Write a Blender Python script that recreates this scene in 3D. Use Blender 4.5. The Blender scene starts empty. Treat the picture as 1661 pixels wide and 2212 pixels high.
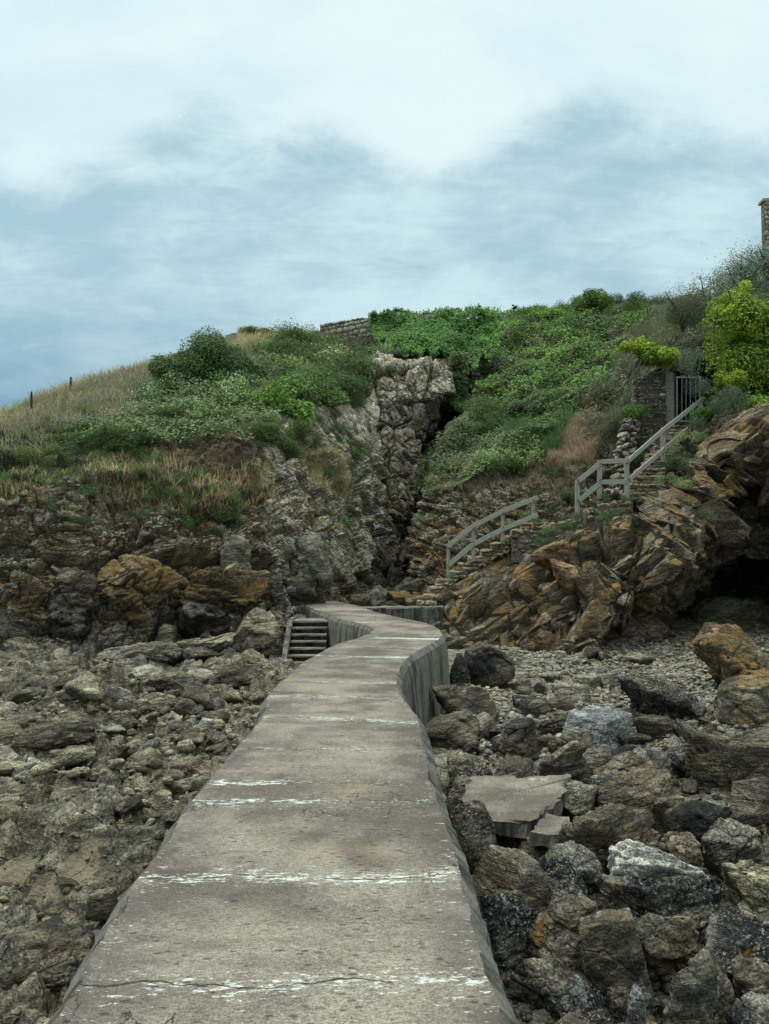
import bpy, math, random
import numpy as np
from mathutils import Vector, Matrix

# ---------------------------------------------------------------- camera, sky, light
scene = bpy.context.scene
col = scene.collection
F = 1736.0                       # focal length in pixels of a 1661 x 2212 picture
TH = math.atan((1200 - 1106) / F)
CAMZ = 3.0
cam_d = bpy.data.cameras.new("camera")
cam = bpy.data.objects.new("camera", cam_d)
col.objects.link(cam)
cam_d.sensor_fit = 'VERTICAL'
cam_d.sensor_height = 36.0
cam_d.lens = 36.0 * F / 2212.0
cam_d.clip_start = 0.05
cam_d.clip_end = 3000
cam.location = (0, 0, CAMZ)
cam.rotation_euler = (math.pi / 2 + TH, 0, 0)
scene.camera = cam
scene.render.engine = 'CYCLES'
scene.cycles.max_bounces = 6
scene.cycles.diffuse_bounces = 3
scene.cycles.transparent_max_bounces = 4
scene.view_settings.view_transform = 'Standard'
scene.view_settings.look = 'None'
scene.view_settings.exposure = 0.0
scene.view_settings.gamma = 1.0
SUN_EL, SUN_AZ = math.radians(58), math.radians(-60)   # azimuth measured from +Y towards +X

sun_d = bpy.data.lights.new("sun", 'SUN')
sun_d.energy = 1.5
sun_d.angle = math.radians(10)
sun_d.color = (1.0, 0.97, 0.91)
sun = bpy.data.objects.new("sun", sun_d)
col.objects.link(sun)
sd = Vector((math.sin(SUN_AZ) * math.cos(SUN_EL), math.cos(SUN_AZ) * math.cos(SUN_EL), math.sin(SUN_EL)))
sun.rotation_euler = sd.to_track_quat('Z', 'Y').to_euler()


class NT:
    """small helper for node trees"""
    def __init__(self, tree):
        self.t = tree
        tree.nodes.clear()

    def n(self, kind, **kw):
        nd = self.t.nodes.new(kind)
        for k, v in kw.items():
            setattr(nd, k, v)
        return nd

    def put(self, sock, v):
        if isinstance(v, bpy.types.NodeSocket):
            self.t.links.new(v, sock)
        elif v is not None:
            if isinstance(v, (tuple, list)) and sock.type == 'RGBA' and len(v) == 3:
                v = (*v, 1)
            sock.default_value = v

    def noise(self, vec, scale, detail=4, rough=0.55, dist=0.0):
        nd = self.n('ShaderNodeTexNoise')
        self.put(nd.inputs['Vector'], vec)
        nd.inputs['Scale'].default_value = scale
        nd.inputs['Detail'].default_value = detail
        nd.inputs['Roughness'].default_value = rough
        nd.inputs['Distortion'].default_value = dist
        return nd.outputs['Fac']

    def noisec(self, vec, scale, detail=3):
        nd = self.n('ShaderNodeTexNoise')
        self.put(nd.inputs['Vector'], vec)
        nd.inputs['Scale'].default_value = scale
        nd.inputs['Detail'].default_value = detail
        return nd.outputs['Color']

    def vor(self, vec, scale, feature='F1', out='Distance', rnd=1.0):
        nd = self.n('ShaderNodeTexVoronoi', feature=feature)
        self.put(nd.inputs['Vector'], vec)
        nd.inputs['Scale'].default_value = scale
        nd.inputs['Randomness'].default_value = rnd
        return nd.outputs[out]

    def ramp(self, v, a, b, lo=0.0, hi=1.0, smooth=True):
        nd = self.n('ShaderNodeMapRange')
        if smooth:
            nd.interpolation_type = 'SMOOTHSTEP'
        self.put(nd.inputs['Value'], v)
        for i, x in zip((1, 2, 3, 4), (a, b, lo, hi)):
            self.put(nd.inputs[i], x)
        return nd.outputs[0]

    def math(self, op, a, b=None, c=None, clamp=False):
        nd = self.n('ShaderNodeMath', operation=op, use_clamp=clamp)
        self.put(nd.inputs[0], a)
        if b is not None:
            self.put(nd.inputs[1], b)
        if c is not None:
            self.put(nd.inputs[2], c)
        return nd.outputs[0]

    def vmath(self, op, a, b=None, scale=None):
        nd = self.n('ShaderNodeVectorMath', operation=op)
        self.put(nd.inputs[0], a)
        if b is not None:
            self.put(nd.inputs[1], b)
        if scale is not None:
            self.put(nd.inputs['Scale'], scale)
        return nd.outputs[0]

    def mix(self, fac, a, b, blend='MIX'):
        nd = self.n('ShaderNodeMix', data_type='RGBA', blend_type=blend)
        self.put(nd.inputs[0], fac)
        self.put(nd.inputs[6], a)
        self.put(nd.inputs[7], b)
        return nd.outputs[2]

    def bump(self, h, strength=0.5, distance=0.02, normal=None):
        nd = self.n('ShaderNodeBump')
        nd.inputs['Strength'].default_value = strength
        nd.inputs['Distance'].default_value = distance
        self.put(nd.inputs['Height'], h)
        if normal is not None:
            self.put(nd.inputs['Normal'], normal)
        return nd.outputs[0]

    def attr(self, name, out='Fac'):
        return self.n('ShaderNodeAttribute', attribute_name=name).outputs[out]

    def sep(self, v):
        nd = self.n('ShaderNodeSeparateXYZ')
        self.put(nd.inputs[0], v)
        return nd.outputs

    def comb(self, x, y, z):
        nd = self.n('ShaderNodeCombineXYZ')
        for i, v in enumerate((x, y, z)):
            self.put(nd.inputs[i], v)
        return nd.outputs[0]


# sky: Nishita behind a layer of procedural clouds
world = bpy.data.worlds.new("World")
scene.world = world
world.use_nodes = True
w = NT(world.node_tree)
out = w.n('ShaderNodeOutputWorld')
bg = w.n('ShaderNodeBackground')
sky = w.n('ShaderNodeTexSky', sky_type='NISHITA', sun_disc=False)
sky.sun_elevation = SUN_EL
sky.sun_rotation = SUN_AZ
sky.air_density = 1.0
sky.dust_density = 0.6
sky.ozone_density = 1.0
dirv = w.n('ShaderNodeTexCoord').outputs['Generated']
x, y, z = w.sep(dirv)
zc = w.math('MAXIMUM', z, 0.0)
el = w.math('ADD', zc, 0.22)
pl = w.comb(w.math('DIVIDE', x, el), w.math('DIVIDE', y, el), 0.35)
n1 = w.noise(pl, 0.95, 7, 0.55, 0.25)
n2 = w.noise(w.vmath('MULTIPLY', pl, (1.0, 1.6, 1.0)), 3.0, 6, 0.6, 0.3)
# cloud tone: bright sheet high up, a grey-blue bank with a wavy top below it
ay = w.math('MAXIMUM', w.math('ABSOLUTE', y), 0.06)
az = w.math('DIVIDE', x, ay)
tt = w.math('DIVIDE', z, ay)
fc = w.n('ShaderNodeFloatCurve')
cv = fc.mapping.curves[0]
pts_ = [(0, 380), (110, 400), (220, 350), (400, 265), (500, 285), (620, 270), (760, 285), (900, 385), (1000, 320), (1190, 225), (1400, 265), (1661, 330)]
cp = [((px_ / 1661), (1200 - v_) / F) for px_, v_ in pts_]
cv.points[0].location = cp[0]; cv.points[1].location = (1.0, cp[-1][1])
for p_ in cp[1:-1]:
    cv.points.new(*p_)
fc.mapping.update()
w.put(fc.inputs['Value'], w.math('ADD', w.math('MULTIPLY', az, F / 1661), 0.5))
cl = w.comb(az, w.math('MULTIPLY', tt, 1.7), 0.4)
e1 = w.noise(cl, 3.2, 6, 0.55, 0.3)
e2 = w.noise(cl, 9.0, 8, 0.62, 0.5)
edge = w.math('SUBTRACT', tt, fc.outputs[0])
edge = w.math('ADD', edge, w.math('MULTIPLY', w.math('SUBTRACT', e1, 0.5), 0.16))
edge = w.math('ADD', edge, w.math('MULTIPLY', w.math('SUBTRACT', e2, 0.5), 0.14))
bank = w.ramp(edge, -0.05, 0.05, 1.0, 0.0)
tone = w.math('ADD', w.math('MULTIPLY', w.noise(cl, 4.3, 6, 0.55, 0.2), 0.7), w.math('MULTIPLY', e2, 0.3))
lowbright = w.ramp(tt, 0.52, 0.32, -0.03, 0.02)
e3 = w.noise(w.vmath('MULTIPLY', cl, (1.0, 2.4, 1.0)), 8.0, 9, 0.66, 0.8)
tone = w.math('ADD', w.math('MULTIPLY', tone, 0.72), w.math('MULTIPLY', e3, 0.28))
lightpatch = w.ramp(w.math('ADD', tone, lowbright), 0.40, 0.63)
bankcol = w.mix(lightpatch, (4.1, 6.2, 7.1), (6.4, 8.4, 8.9))
topcol = w.mix(w.ramp(e1, 0.35, 0.65), (7.1, 8.9, 9.3), (8.2, 9.8, 9.9))
c = w.mix(bank, topcol, bankcol)
# small grey wisps above the bank on the left
wisp = w.math('MULTIPLY', w.ramp(w.noise(cl, 5.5, 5, 0.6, 0.3), 0.58, 0.70), w.ramp(az, -0.42, -0.1, 0.6, 0.0))
c = w.mix(wisp, c, (4.6, 6.4, 7.3))
# the cloud sheet thins out low on the left and blue sky shows
low = w.math('MULTIPLY', w.ramp(tt, 0.10, 0.40, 1.0, 0.0), w.ramp(az, -0.5, 0.05, 1.0, 0.0))
low = w.math('MULTIPLY', low, w.ramp(e1, 0.3, 0.6, 1.0, 0.75))
c = w.mix(w.math('MULTIPLY', low, 1.0), c, (0.9, 2.6, 3.9))
c = w.mix(0.06, c, sky.outputs[0])
# an overcast sky is brightest overhead
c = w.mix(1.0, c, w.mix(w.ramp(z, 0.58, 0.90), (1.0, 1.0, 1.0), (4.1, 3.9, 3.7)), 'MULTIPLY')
c = w.mix(w.ramp(z, -0.06, 0.0, 1.0, 0.0), c, (0.55, 0.55, 0.5))
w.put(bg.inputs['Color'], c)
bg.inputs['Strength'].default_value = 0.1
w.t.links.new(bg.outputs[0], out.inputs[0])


# ---------------------------------------------------------------- helpers
def P(px, py, Y):
    """point in the place, at ground distance Y, for a direction measured on the photo"""
    a = (np.asarray(px, float) - 830.5) / F
    b = -(np.asarray(py, float) - 1106.0) / F
    dy = math.cos(TH) - b * math.sin(TH)
    dz = math.sin(TH) + b * math.cos(TH)
    Y = np.asarray(Y, float)
    return np.stack(np.broadcast_arrays(a * Y / dy, Y, CAMZ + dz * Y / dy), -1)


def proj(p):
    x, y, z = p[..., 0], p[..., 1], p[..., 2] - CAMZ
    f = y * math.cos(TH) + z * math.sin(TH)
    u = -y * math.sin(TH) + z * math.cos(TH)
    f = np.maximum(f, 0.05)
    return 830.5 + F * x / f, 1106.0 - F * u / f


def _hash(ix, iy, iz, seed):
    h = (ix.astype(np.uint32) * np.uint32(73856093)) ^ (iy.astype(np.uint32) * np.uint32(19349663)) ^ \
        (iz.astype(np.uint32) * np.uint32(83492791)) ^ np.uint32((seed * 2654435761) & 0xffffffff)
    h ^= h >> np.uint32(16); h = h * np.uint32(0x7feb352d)
    h ^= h >> np.uint32(15); h = h * np.uint32(0x846ca68b)
    h ^= h >> np.uint32(16)
    return h


def vnoise(p, seed=0):
    i = np.floor(p).astype(np.int32)
    f = p - i
    f = f * f * (3 - 2 * f)
    r = 0
    for dx in (0, 1):
        wx = f[:, 0] if dx else 1 - f[:, 0]
        for dy in (0, 1):
            wy = f[:, 1] if dy else 1 - f[:, 1]
            for dz in (0, 1):
                wz = f[:, 2] if dz else 1 - f[:, 2]
                h = _hash(i[:, 0] + dx, i[:, 1] + dy, i[:, 2] + dz, seed)
                r = r + wx * wy * wz * (h / 4294967295.0)
    return r * 2 - 1


def fbm(p, octaves=4, seed=0, gain=0.5):
    r = 0; a = 1.0; s = 0
    q = np.array(p, float)
    for k in range(octaves):
        r = r + a * vnoise(q, seed + k * 17)
        s += a
        q = q * 2.03 + 11.3
        a *= gain
    return r / s


def vorn(p, seed=0):
    """nearest cell: F1, F2, random height of the cell, tilt dot offset"""
    i = np.floor(p).astype(np.int32)
    f = (p - i).astype(np.float32)
    n = len(p)
    d1 = np.full(n, 9.0, np.float32); d2 = np.full(n, 9.0, np.float32)
    hh = np.zeros(n, np.uint32); off = np.zeros((n, 3), np.float32)
    for dx in (-1, 0, 1):
        for dy in (-1, 0, 1):
            for dz in (-1, 0, 1):
                h = _hash(i[:, 0] + dx, i[:, 1] + dy, i[:, 2] + dz, seed)
                ox = dx + ((h & np.uint32(1023)) / 1023.0).astype(np.float32) - f[:, 0]
                oy = dy + (((h >> np.uint32(10)) & np.uint32(1023)) / 1023.0).astype(np.float32) - f[:, 1]
                oz = dz + (((h >> np.uint32(20)) & np.uint32(1023)) / 1023.0).astype(np.float32) - f[:, 2]
                d = ox * ox + oy * oy + oz * oz
                m = d < d1
                d2 = np.where(m, d1, np.minimum(d2, d))
                d1 = np.where(m, d, d1)
                hh = np.where(m, h, hh)
                off[m] = np.stack([ox[m], oy[m], oz[m]], -1)
    h2 = _hash(hh.astype(np.int32), (hh >> np.uint32(7)).astype(np.int32), (hh >> np.uint32(3)).astype(np.int32), seed + 5)
    height = (h2 & np.uint32(0xffff)) / 65535.0 * 2 - 1
    t = np.stack([((h2 >> np.uint32(s)) & np.uint32(255)) / 127.5 - 1 for s in (4, 12, 20)], -1)
    return np.sqrt(d1), np.sqrt(d2), height, -(t * off).sum(1)


def rot(ax, ay, az):
    from mathutils import Euler
    return np.array(Euler((math.radians(ax), math.radians(ay), math.radians(az))).to_matrix())


def rockdisp(p, R, cell, amp, seed=0, crack=0.35, octaves=3, tilt=1.0):
    """fractured rock: blocks of random height and tilt with cracks between them.
    R turns the place into bedding space, cell is the block size there in metres"""
    q = (p @ R.T) / np.array(cell)
    q = q + 0.16 * np.stack([fbm(p * 0.9 + 3.1, 2, seed + 31), fbm(p * 0.9 + 7.7, 2, seed + 32), fbm(p * 0.9 + 1.7, 2, seed + 33)], -1)
    d = 0; a = amp
    for k in range(octaves):
        f1, f2, h, t = vorn(q, seed + 7 * k)
        e = f2 - f1
        edge = np.clip(1 - e / 0.10, 0, 1) ** 1.5
        d = d + a * (0.55 * h + 0.75 * tilt * t) - a * crack * edge * 1.9 - a * 0.15 * f1 * f1
        q = q * 2.37 + 5.3
        a *= 0.46
    return d


def mesh_from(name, verts, faces, mats, smooth=False, attrs=None, fmat=None):
    """verts (N,3); faces (M,k) array of one k, or a list of lists"""
    me = bpy.data.meshes.new(name)
    verts = np.ascontiguousarray(verts, np.float32)
    if isinstance(faces, np.ndarray):
        k = faces.shape[1]; m = len(faces)
        idx = faces.astype(np.int32).ravel()
        starts = np.arange(0, m * k, k, dtype=np.int32)
    else:
        idx = np.array([i for f in faces for i in f], np.int32)
        lens = np.array([len(f) for f in faces]); m = len(faces)
        starts = np.concatenate([[0], np.cumsum(lens)[:-1]]).astype(np.int32)
    me.vertices.add(len(verts)); me.vertices.foreach_set('co', verts.ravel())
    me.loops.add(len(idx)); me.loops.foreach_set('vertex_index', idx)
    me.polygons.add(m); me.polygons.foreach_set('loop_start', starts)
    me.update(calc_edges=True)
    for mt in mats:
        me.materials.append(mt)
    if fmat is not None:
        me.polygons.foreach_set('material_index', np.asarray(fmat, np.int32))
    me.polygons.foreach_set('use_smooth', np.full(m, bool(smooth)))
    if attrs:
        for an, av in attrs.items():
            av = np.asarray(av, np.float32)
            if av.ndim == 2:
                at = me.attributes.new(an, 'FLOAT_COLOR', 'POINT')
                if av.shape[1] == 3:
                    av = np.concatenate([av, np.ones((len(av), 1), np.float32)], 1)
                at.data.foreach_set('color', av.ravel())
            else:
                at = me.attributes.new(an, 'FLOAT', 'POINT')
                at.data.foreach_set('value', av)
    me.validate()
    return me


def add(name, me, parent=None, loc=None, rotz=0.0):
    o = bpy.data.objects.new(name, me)
    col.objects.link(o)
    if loc is not None:
        o.location = tuple(float(v) for v in loc)
    o.rotation_euler = (0, 0, rotz)
    if parent is not None:
        o.parent = parent
    return o


def tag(o, label=None, cat=None, group=None, kind=None):
    if label: o['label'] = label
    if cat: o['category'] = cat
    if group: o['group'] = group
    if kind: o['kind'] = kind
    return o


class MB:
    """collects pieces into ONE mesh"""
    def __init__(self):
        self.v = []; self.f = []; self.n = 0

    def addvf(self, v, f):
        v = np.asarray(v, float)
        self.v.append(v)
        self.f += [[i + self.n for i in q] for q in f]
        self.n += len(v)

    def box(self, c, size, R=None):
        sx, sy, sz = (s / 2 for s in size)
        v = np.array([(x, y, z) for x in (-sx, sx) for y in (-sy, sy) for z in (-sz, sz)])
        if R is not None:
            v = v @ np.array(R).T
        self.addvf(v + np.array(c), [(0, 1, 3, 2), (4, 6, 7, 5), (0, 4, 5, 1), (2, 3, 7, 6), (0, 2, 6, 4), (1, 5, 7, 3)])

    def beam(self, a, b, wdt, hgt, chamfer=0.006):
        a = Vector(a); b = Vector(b)
        d = (b - a).normalized()
        up = Vector((0, 0, 1)) if abs(d.z) < 0.95 else Vector((0, 1, 0))
        s = d.cross(up).normalized(); u = s.cross(d)
        c = chamfer
        prof = [(-wdt / 2 + c, -hgt / 2), (wdt / 2 - c, -hgt / 2), (wdt / 2, -hgt / 2 + c), (wdt / 2, hgt / 2 - c),
                (wdt / 2 - c, hgt / 2), (-wdt / 2 + c, hgt / 2), (-wdt / 2, hgt / 2 - c), (-wdt / 2, -hgt / 2 + c)]
        v = [a + s * x + u * y for x, y in prof] + [b + s * x + u * y for x, y in prof]
        f = [(i, (i + 1) % 8, 8 + (i + 1) % 8, 8 + i) for i in range(8)] + [tuple(range(7, -1, -1)), tuple(range(8, 16))]
        self.addvf([tuple(q) for q in v], f)

    def tube(self, pts, rad, n=6):
        pts = [Vector(p) for p in pts]
        rings = []
        for i, p in enumerate(pts):
            d = (pts[min(i + 1, len(pts) - 1)] - pts[max(i - 1, 0)]).normalized()
            up = Vector((0, 0, 1)) if abs(d.z) < 0.9 else Vector((1, 0, 0))
            s = d.cross(up).normalized(); u = s.cross(d)
            r = rad[i] if isinstance(rad, (list, tuple)) else rad
            rings += [tuple(p + (s * math.cos(2 * math.pi * k / n) + u * math.sin(2 * math.pi * k / n)) * r) for k in range(n)]
        f = []
        for i in range(len(pts) - 1):
            for k in range(n):
                f.append((i * n + k, i * n + (k + 1) % n, (i + 1) * n + (k + 1) % n, (i + 1) * n + k))
        f.append(tuple(range(n - 1, -1, -1))); f.append(tuple((len(pts) - 1) * n + k for k in range(n)))
        self.addvf(rings, f)

    def stone(self, c, size, R, rng, jit=0.16):
        """a rough rounded block"""
        g = []
        n = 3
        idx = {}
        for i in range(n + 1):
            for j in range(n + 1):
                for k in range(n + 1):
                    if i in (0, n) or j in (0, n) or k in (0, n):
                        q = np.array([i, j, k]) / n * 2 - 1
                        s = q * (1 - 0.16 * (np.roll(q, 1) ** 4 + np.roll(q, 2) ** 4) * np.array([.7, .7, .8]))
                        idx[(i, j, k)] = len(g); g.append(s)
        g = np.array(g)
        g = g * 0.5 + rng.uniform(-1, 1, g.shape) * jit * 0.35
        sh = rng.uniform(-1, 1, (3, 3)) * jit * 0.7
        g = g @ (np.eye(3) + sh)
        g = g * np.array(size)
        f = []
        def q4(a, b, cc, d): f.append((idx[a], idx[b], idx[cc], idx[d]))
        for a in range(n):
            for b in range(n):
                q4((0, a, b), (0, a, b + 1), (0, a + 1, b + 1), (0, a + 1, b))
                q4((n, a, b), (n, a + 1, b), (n, a + 1, b + 1), (n, a, b + 1))
                q4((a, 0, b), (a + 1, 0, b), (a + 1, 0, b + 1), (a, 0, b + 1))
                q4((a, n, b), (a, n, b + 1), (a + 1, n, b + 1), (a + 1, n, b))
                q4((a, b, 0), (a, b + 1, 0), (a + 1, b + 1, 0), (a + 1, b, 0))
                q4((a, b, n), (a + 1, b, n), (a + 1, b + 1, n), (a, b + 1, n))
        if R is not None:
            g = g @ np.array(R).T
        self.addvf(g + np.array(c), f)

    def build(self, name, mat, parent=None, smooth=False):
        v = np.concatenate(self.v)
        loc = None
        return add(name, mesh_from(name, v, self.f, [mat] if not isinstance(mat, list) else mat, smooth), parent)


def empty(name, loc=(0, 0, 0)):
    o = bpy.data.objects.new(name, None)
    col.objects.link(o)
    o.location = loc
    o.empty_display_size = 0.1
    return o


# ---------------------------------------------------------------- materials
def principled(name):
    m = bpy.data.materials.new(name)
    m.use_nodes = True
    t = NT(m.node_tree)
    o = t.n('ShaderNodeOutputMaterial')
    b = t.n('ShaderNodeBsdfPrincipled')
    t.t.links.new(b.outputs[0], o.inputs[0])
    b.inputs['Roughness'].default_value = 0.9
    b.inputs['Specular IOR Level'].default_value = 0.25
    return m, t, b


def rock_mat(name, dark, mid, light, white=0.25, orange=0.3, black=0.0, speck=0.0, crack=0.8, scale=1.0, ground=False, strata=None, tint=0.18):
    m, t, b = principled(name)
    tc = t.n('ShaderNodeTexCoord').outputs['Object']
    oi = t.n('ShaderNodeObjectInfo').outputs['Random']
    v = t.vmath('ADD', tc, t.comb(t.math('MULTIPLY', oi, 91.0), t.math('MULTIPLY', oi, 37.0), t.math('MULTIPLY', oi, 53.0)))
    if strata is not None:
        mp = t.n('ShaderNodeMapping')
        mp.inputs['Rotation'].default_value = [math.radians(a) for a in strata[0]]
        mp.inputs['Scale'].default_value = strata[1]
        t.put(mp.inputs['Vector'], v)
        vs = mp.outputs[0]
    else:
        vs = v
    warp = t.vmath('ADD', vs, t.vmath('SCALE', t.noisec(v, 1.3 * scale), scale=0.5 / scale))
    n1 = t.noise(vs, 0.9 * scale, 7, 0.6, 0.3)
    n3 = t.noise(vs, 9 * scale, 6, 0.7, 0.4)
    n4 = t.noise(v, 45 * scale, 3, 0.6)
    fol = t.noise(t.vmath('MULTIPLY', vs, (1.3, 1.3, 5.5)), 2.4 * scale, 6, 0.68, 0.5)
    cellc = t.sep(t.vor(warp, 2.6 * scale, out='Color'))
    c = t.mix(t.ramp(n1, 0.35, 0.65), dark, mid)
    c = t.mix(t.ramp(t.math('ADD', t.math('MULTIPLY', n3, 0.75), t.math('MULTIPLY', cellc[0], 0.25)), 0.42, 0.72), c, light)
    # the blocks differ a little in tone and warmth
    c = t.mix(tint, c, t.mix(cellc[1], (0.055, 0.06, 0.052), (0.34, 0.22, 0.11)))
    c = t.mix(1.0, c, t.mix(t.ramp(fol, 0.36, 0.62), (0.42, 0.42, 0.42), (1.35, 1.32, 1.28)), 'MULTIPLY')
    c = t.mix(1.0, c, t.mix(t.ramp(n4, 0.3, 0.7), (0.42, 0.42, 0.42), (1.45, 1.45, 1.45)), 'MULTIPLY')
    nrm = t.n('ShaderNodeNewGeometry').outputs['Normal']
    up = t.sep(nrm)[2]
    if black:
        bk = t.math('MULTIPLY', t.ramp(t.noise(v, 1.4 * scale, 5, 0.6), 0.58 - 0.25 * black, 0.70 - 0.25 * black), t.ramp(t.noise(v, 22 * scale, 3), 0.30, 0.5))
        c = t.mix(bk, c, (0.012, 0.013, 0.013))
    if speck:
        sp = t.ramp(t.noise(v, 34, 4, 0.8), 0.56 - 0.1 * speck, 0.63 - 0.1 * speck)
        sp = t.math('MULTIPLY', sp, t.ramp(t.noise(v, 2.0, 3), 0.3, 0.55))
        c = t.mix(sp, c, (0.46, 0.47, 0.43))
        sp2 = t.ramp(t.vor(v, 60), 0.18, 0.1)
        c = t.mix(t.math('MULTIPLY', sp2, 0.8), c, (0.02, 0.02, 0.02))
    if white:
        wl = t.math('MULTIPLY', t.ramp(t.noise(v, 3.2, 5, 0.7), 0.68 - 0.22 * white, 0.76 - 0.2 * white), t.ramp(t.noise(v, 26, 3, 0.7), 0.42, 0.56))
        c = t.mix(t.math('MULTIPLY', wl, t.ramp(up, -0.4, 0.3)), c, (0.40, 0.41, 0.37))
    if orange:
        ol = t.math('MULTIPLY', t.ramp(t.noise(t.vmath('ADD', v, (5, 9, 2)), 1.25, 5, 0.65), 0.66 - 0.22 * orange, 0.74 - 0.2 * orange), t.ramp(t.noise(v, 17, 4, 0.7), 0.40, 0.54))
        ol = t.math('MULTIPLY', ol, t.ramp(up, -0.2, 0.35))
        if ground:
            ol = t.math('MULTIPLY', ol, t.attr('lichen'), clamp=True)
        c = t.mix(ol, c, t.mix(n3, (0.17, 0.085, 0.018), (0.36, 0.20, 0.045)))
    de = t.vor(warp, 1.9 * scale, 'DISTANCE_TO_EDGE')
    de2 = t.vor(warp, 6.0 * scale, 'DISTANCE_TO_EDGE')
    cr = t.math('MULTIPLY', t.ramp(de, 0.0, 0.028, 1.0, 0.0), t.ramp(n3, 0.40, 0.58))
    cr2 = t.math('MULTIPLY', t.ramp(de2, 0.0, 0.06, 1.0, 0.0), t.ramp(n1, 0.45, 0.62))
    crk = t.math('MAXIMUM', cr, t.math('MULTIPLY', cr2, 0.7))
    c = t.mix(t.math('MULTIPLY', crk, crack), c, (0.016, 0.016, 0.013))
    if ground:
        nn0 = t.math('MULTIPLY', t.math('SUBTRACT', t.noise(v, 1.6, 5, 0.65), 0.5), 2.2)
        c = t.mix(t.ramp(t.math('ADD', t.attr('pale'), nn0), 0.35, 0.65), c, t.mix(1.0, c, (1.9, 1.95, 1.95), 'MULTIPLY'))
        soil = t.mix(t.noise(v, 7, 5, 0.7), (0.055, 0.036, 0.022), (0.19, 0.125, 0.075))
        turf = t.mix(t.noise(v, 5, 5, 0.7), (0.030, 0.036, 0.017), (0.095, 0.090, 0.042))
        sand = t.mix(t.noise(v, 3, 5, 0.7), (0.16, 0.125, 0.08), (0.30, 0.235, 0.155))
        nn = t.math('MULTIPLY', t.math('SUBTRACT', t.noise(v, 2.2, 5, 0.7), 0.5), 1.6)
        c = t.mix(t.ramp(t.math('ADD', t.attr('wet_shade'), nn), 0.35, 0.75, 0.0, 0.8), c, (0.016, 0.018, 0.018))  # near-black for wet rock and for shade painted into clefts and gaps
        c = t.mix(t.ramp(t.math('ADD', t.attr('soil'), nn), 0.4, 0.6), c, soil)
        c = t.mix(t.ramp(t.math('ADD', t.attr('turf'), nn), 0.4, 0.6), c, turf)
        c = t.mix(t.ramp(t.math('ADD', t.attr('sand'), nn), 0.4, 0.6), c, sand)
    t.put(b.inputs['Base Color'], c)
    t.put(b.inputs['Roughness'], t.ramp(n3, 0.3, 0.7, 0.7, 0.95))
    h = t.math('ADD', t.math('MULTIPLY', n3, 1.0), t.math('MULTIPLY', n4, 0.35))
    h = t.math('ADD', t.math('SUBTRACT', h, t.math('MULTIPLY', crk, 0.5)), t.math('MULTIPLY', fol, 1.3))
    t.put(b.inputs['Normal'], t.bump(h, 1.0, 0.075 / scale))
    return m


M = {}
M['cliff'] = rock_mat('cliff_rock', (0.095, 0.083, 0.058), (0.29, 0.245, 0.17), (0.56, 0.50, 0.38), 0.6, 0.75, ground=True, crack=0.7, tint=0.3)
M['cliff_steep'] = rock_mat('steep_cliff_rock', (0.10, 0.084, 0.058), (0.28, 0.235, 0.165), (0.54, 0.52, 0.45), 0.65, 0.25, ground=True, crack=0.7, tint=0.3, strata=((0, -50, 10), (1, 1, 1)))
M['steep'] = rock_mat('steep_bedded_rock', (0.075, 0.065, 0.047), (0.23, 0.20, 0.145), (0.50, 0.475, 0.39), 0.5, 0.45, ground=True, crack=0.6, tint=0.3, strata=((0, -57, 10), (1.0, 1.0, 1.5)))
M['bedded'] = rock_mat('bedded_rock', (0.042, 0.036, 0.027), (0.145, 0.118, 0.082), (0.37, 0.315, 0.22), 0.45, 0.85, ground=True, crack=0.6, strata=((10, 42, 5), (0.6, 1.3, 1.4)), tint=0.35)
M['ground'] = rock_mat('shore_rock', (0.070, 0.063, 0.044), (0.185, 0.168, 0.122), (0.36, 0.33, 0.25), 0.15, 0.0, ground=True, crack=0.6, tint=0.2)
M['grey'] = rock_mat('grey_boulder', (0.07, 0.066, 0.053), (0.20, 0.187, 0.145), (0.42, 0.395, 0.31), 0.3, 0.1, strata=((20, 15, 30), (1, 1, 2.0)), crack=0.5)
M['brown'] = rock_mat('brown_boulder', (0.046, 0.040, 0.030), (0.145, 0.122, 0.088), (0.32, 0.275, 0.20), 0.2, 0.2, strata=((15, 25, 10), (0.8, 1, 2.4)), crack=0.5)
M['olive'] = rock_mat('olive_boulder', (0.095, 0.084, 0.052), (0.255, 0.225, 0.148), (0.47, 0.42, 0.295), 0.15, 0.05, strata=((25, 15, 60), (1, 1, 2.0)), crack=0.5)
M['dark'] = rock_mat('dark_boulder', (0.022, 0.020, 0.017), (0.078, 0.067, 0.048), (0.23, 0.205, 0.155), 0.25, 0.15, black=0.4, strata=((15, 35, 20), (1, 1, 2.0)), crack=0.5)
M['crust'] = rock_mat('barnacled_boulder', (0.03, 0.027, 0.022), (0.11, 0.096, 0.068), (0.29, 0.265, 0.205), 0.35, 0.25, black=0.7, speck=0.05, crack=0.5)
M['lichen'] = rock_mat('lichened_boulder', (0.050, 0.045, 0.033), (0.155, 0.138, 0.10), (0.34, 0.31, 0.235), 0.4, 0.62, black=0.1, crack=0.5)
M['orange'] = rock_mat('orange_rock', (0.06, 0.046, 0.028), (0.20, 0.14, 0.072), (0.37, 0.28, 0.16), 0.25, 0.95, black=0.15, strata=((10, 35, 5), (0.6, 1.3, 2.0)), crack=0.5)
M['rust'] = rock_mat('rusty_rock', (0.09, 0.045, 0.024), (0.26, 0.13, 0.06), (0.42, 0.26, 0.13), 0.1, 0.5, crack=0.5)
M['pale'] = rock_mat('pale_boulder', (0.15, 0.135, 0.10), (0.34, 0.315, 0.24), (0.52, 0.50, 0.41), 0.3, 0.15, crack=0.4)
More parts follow.
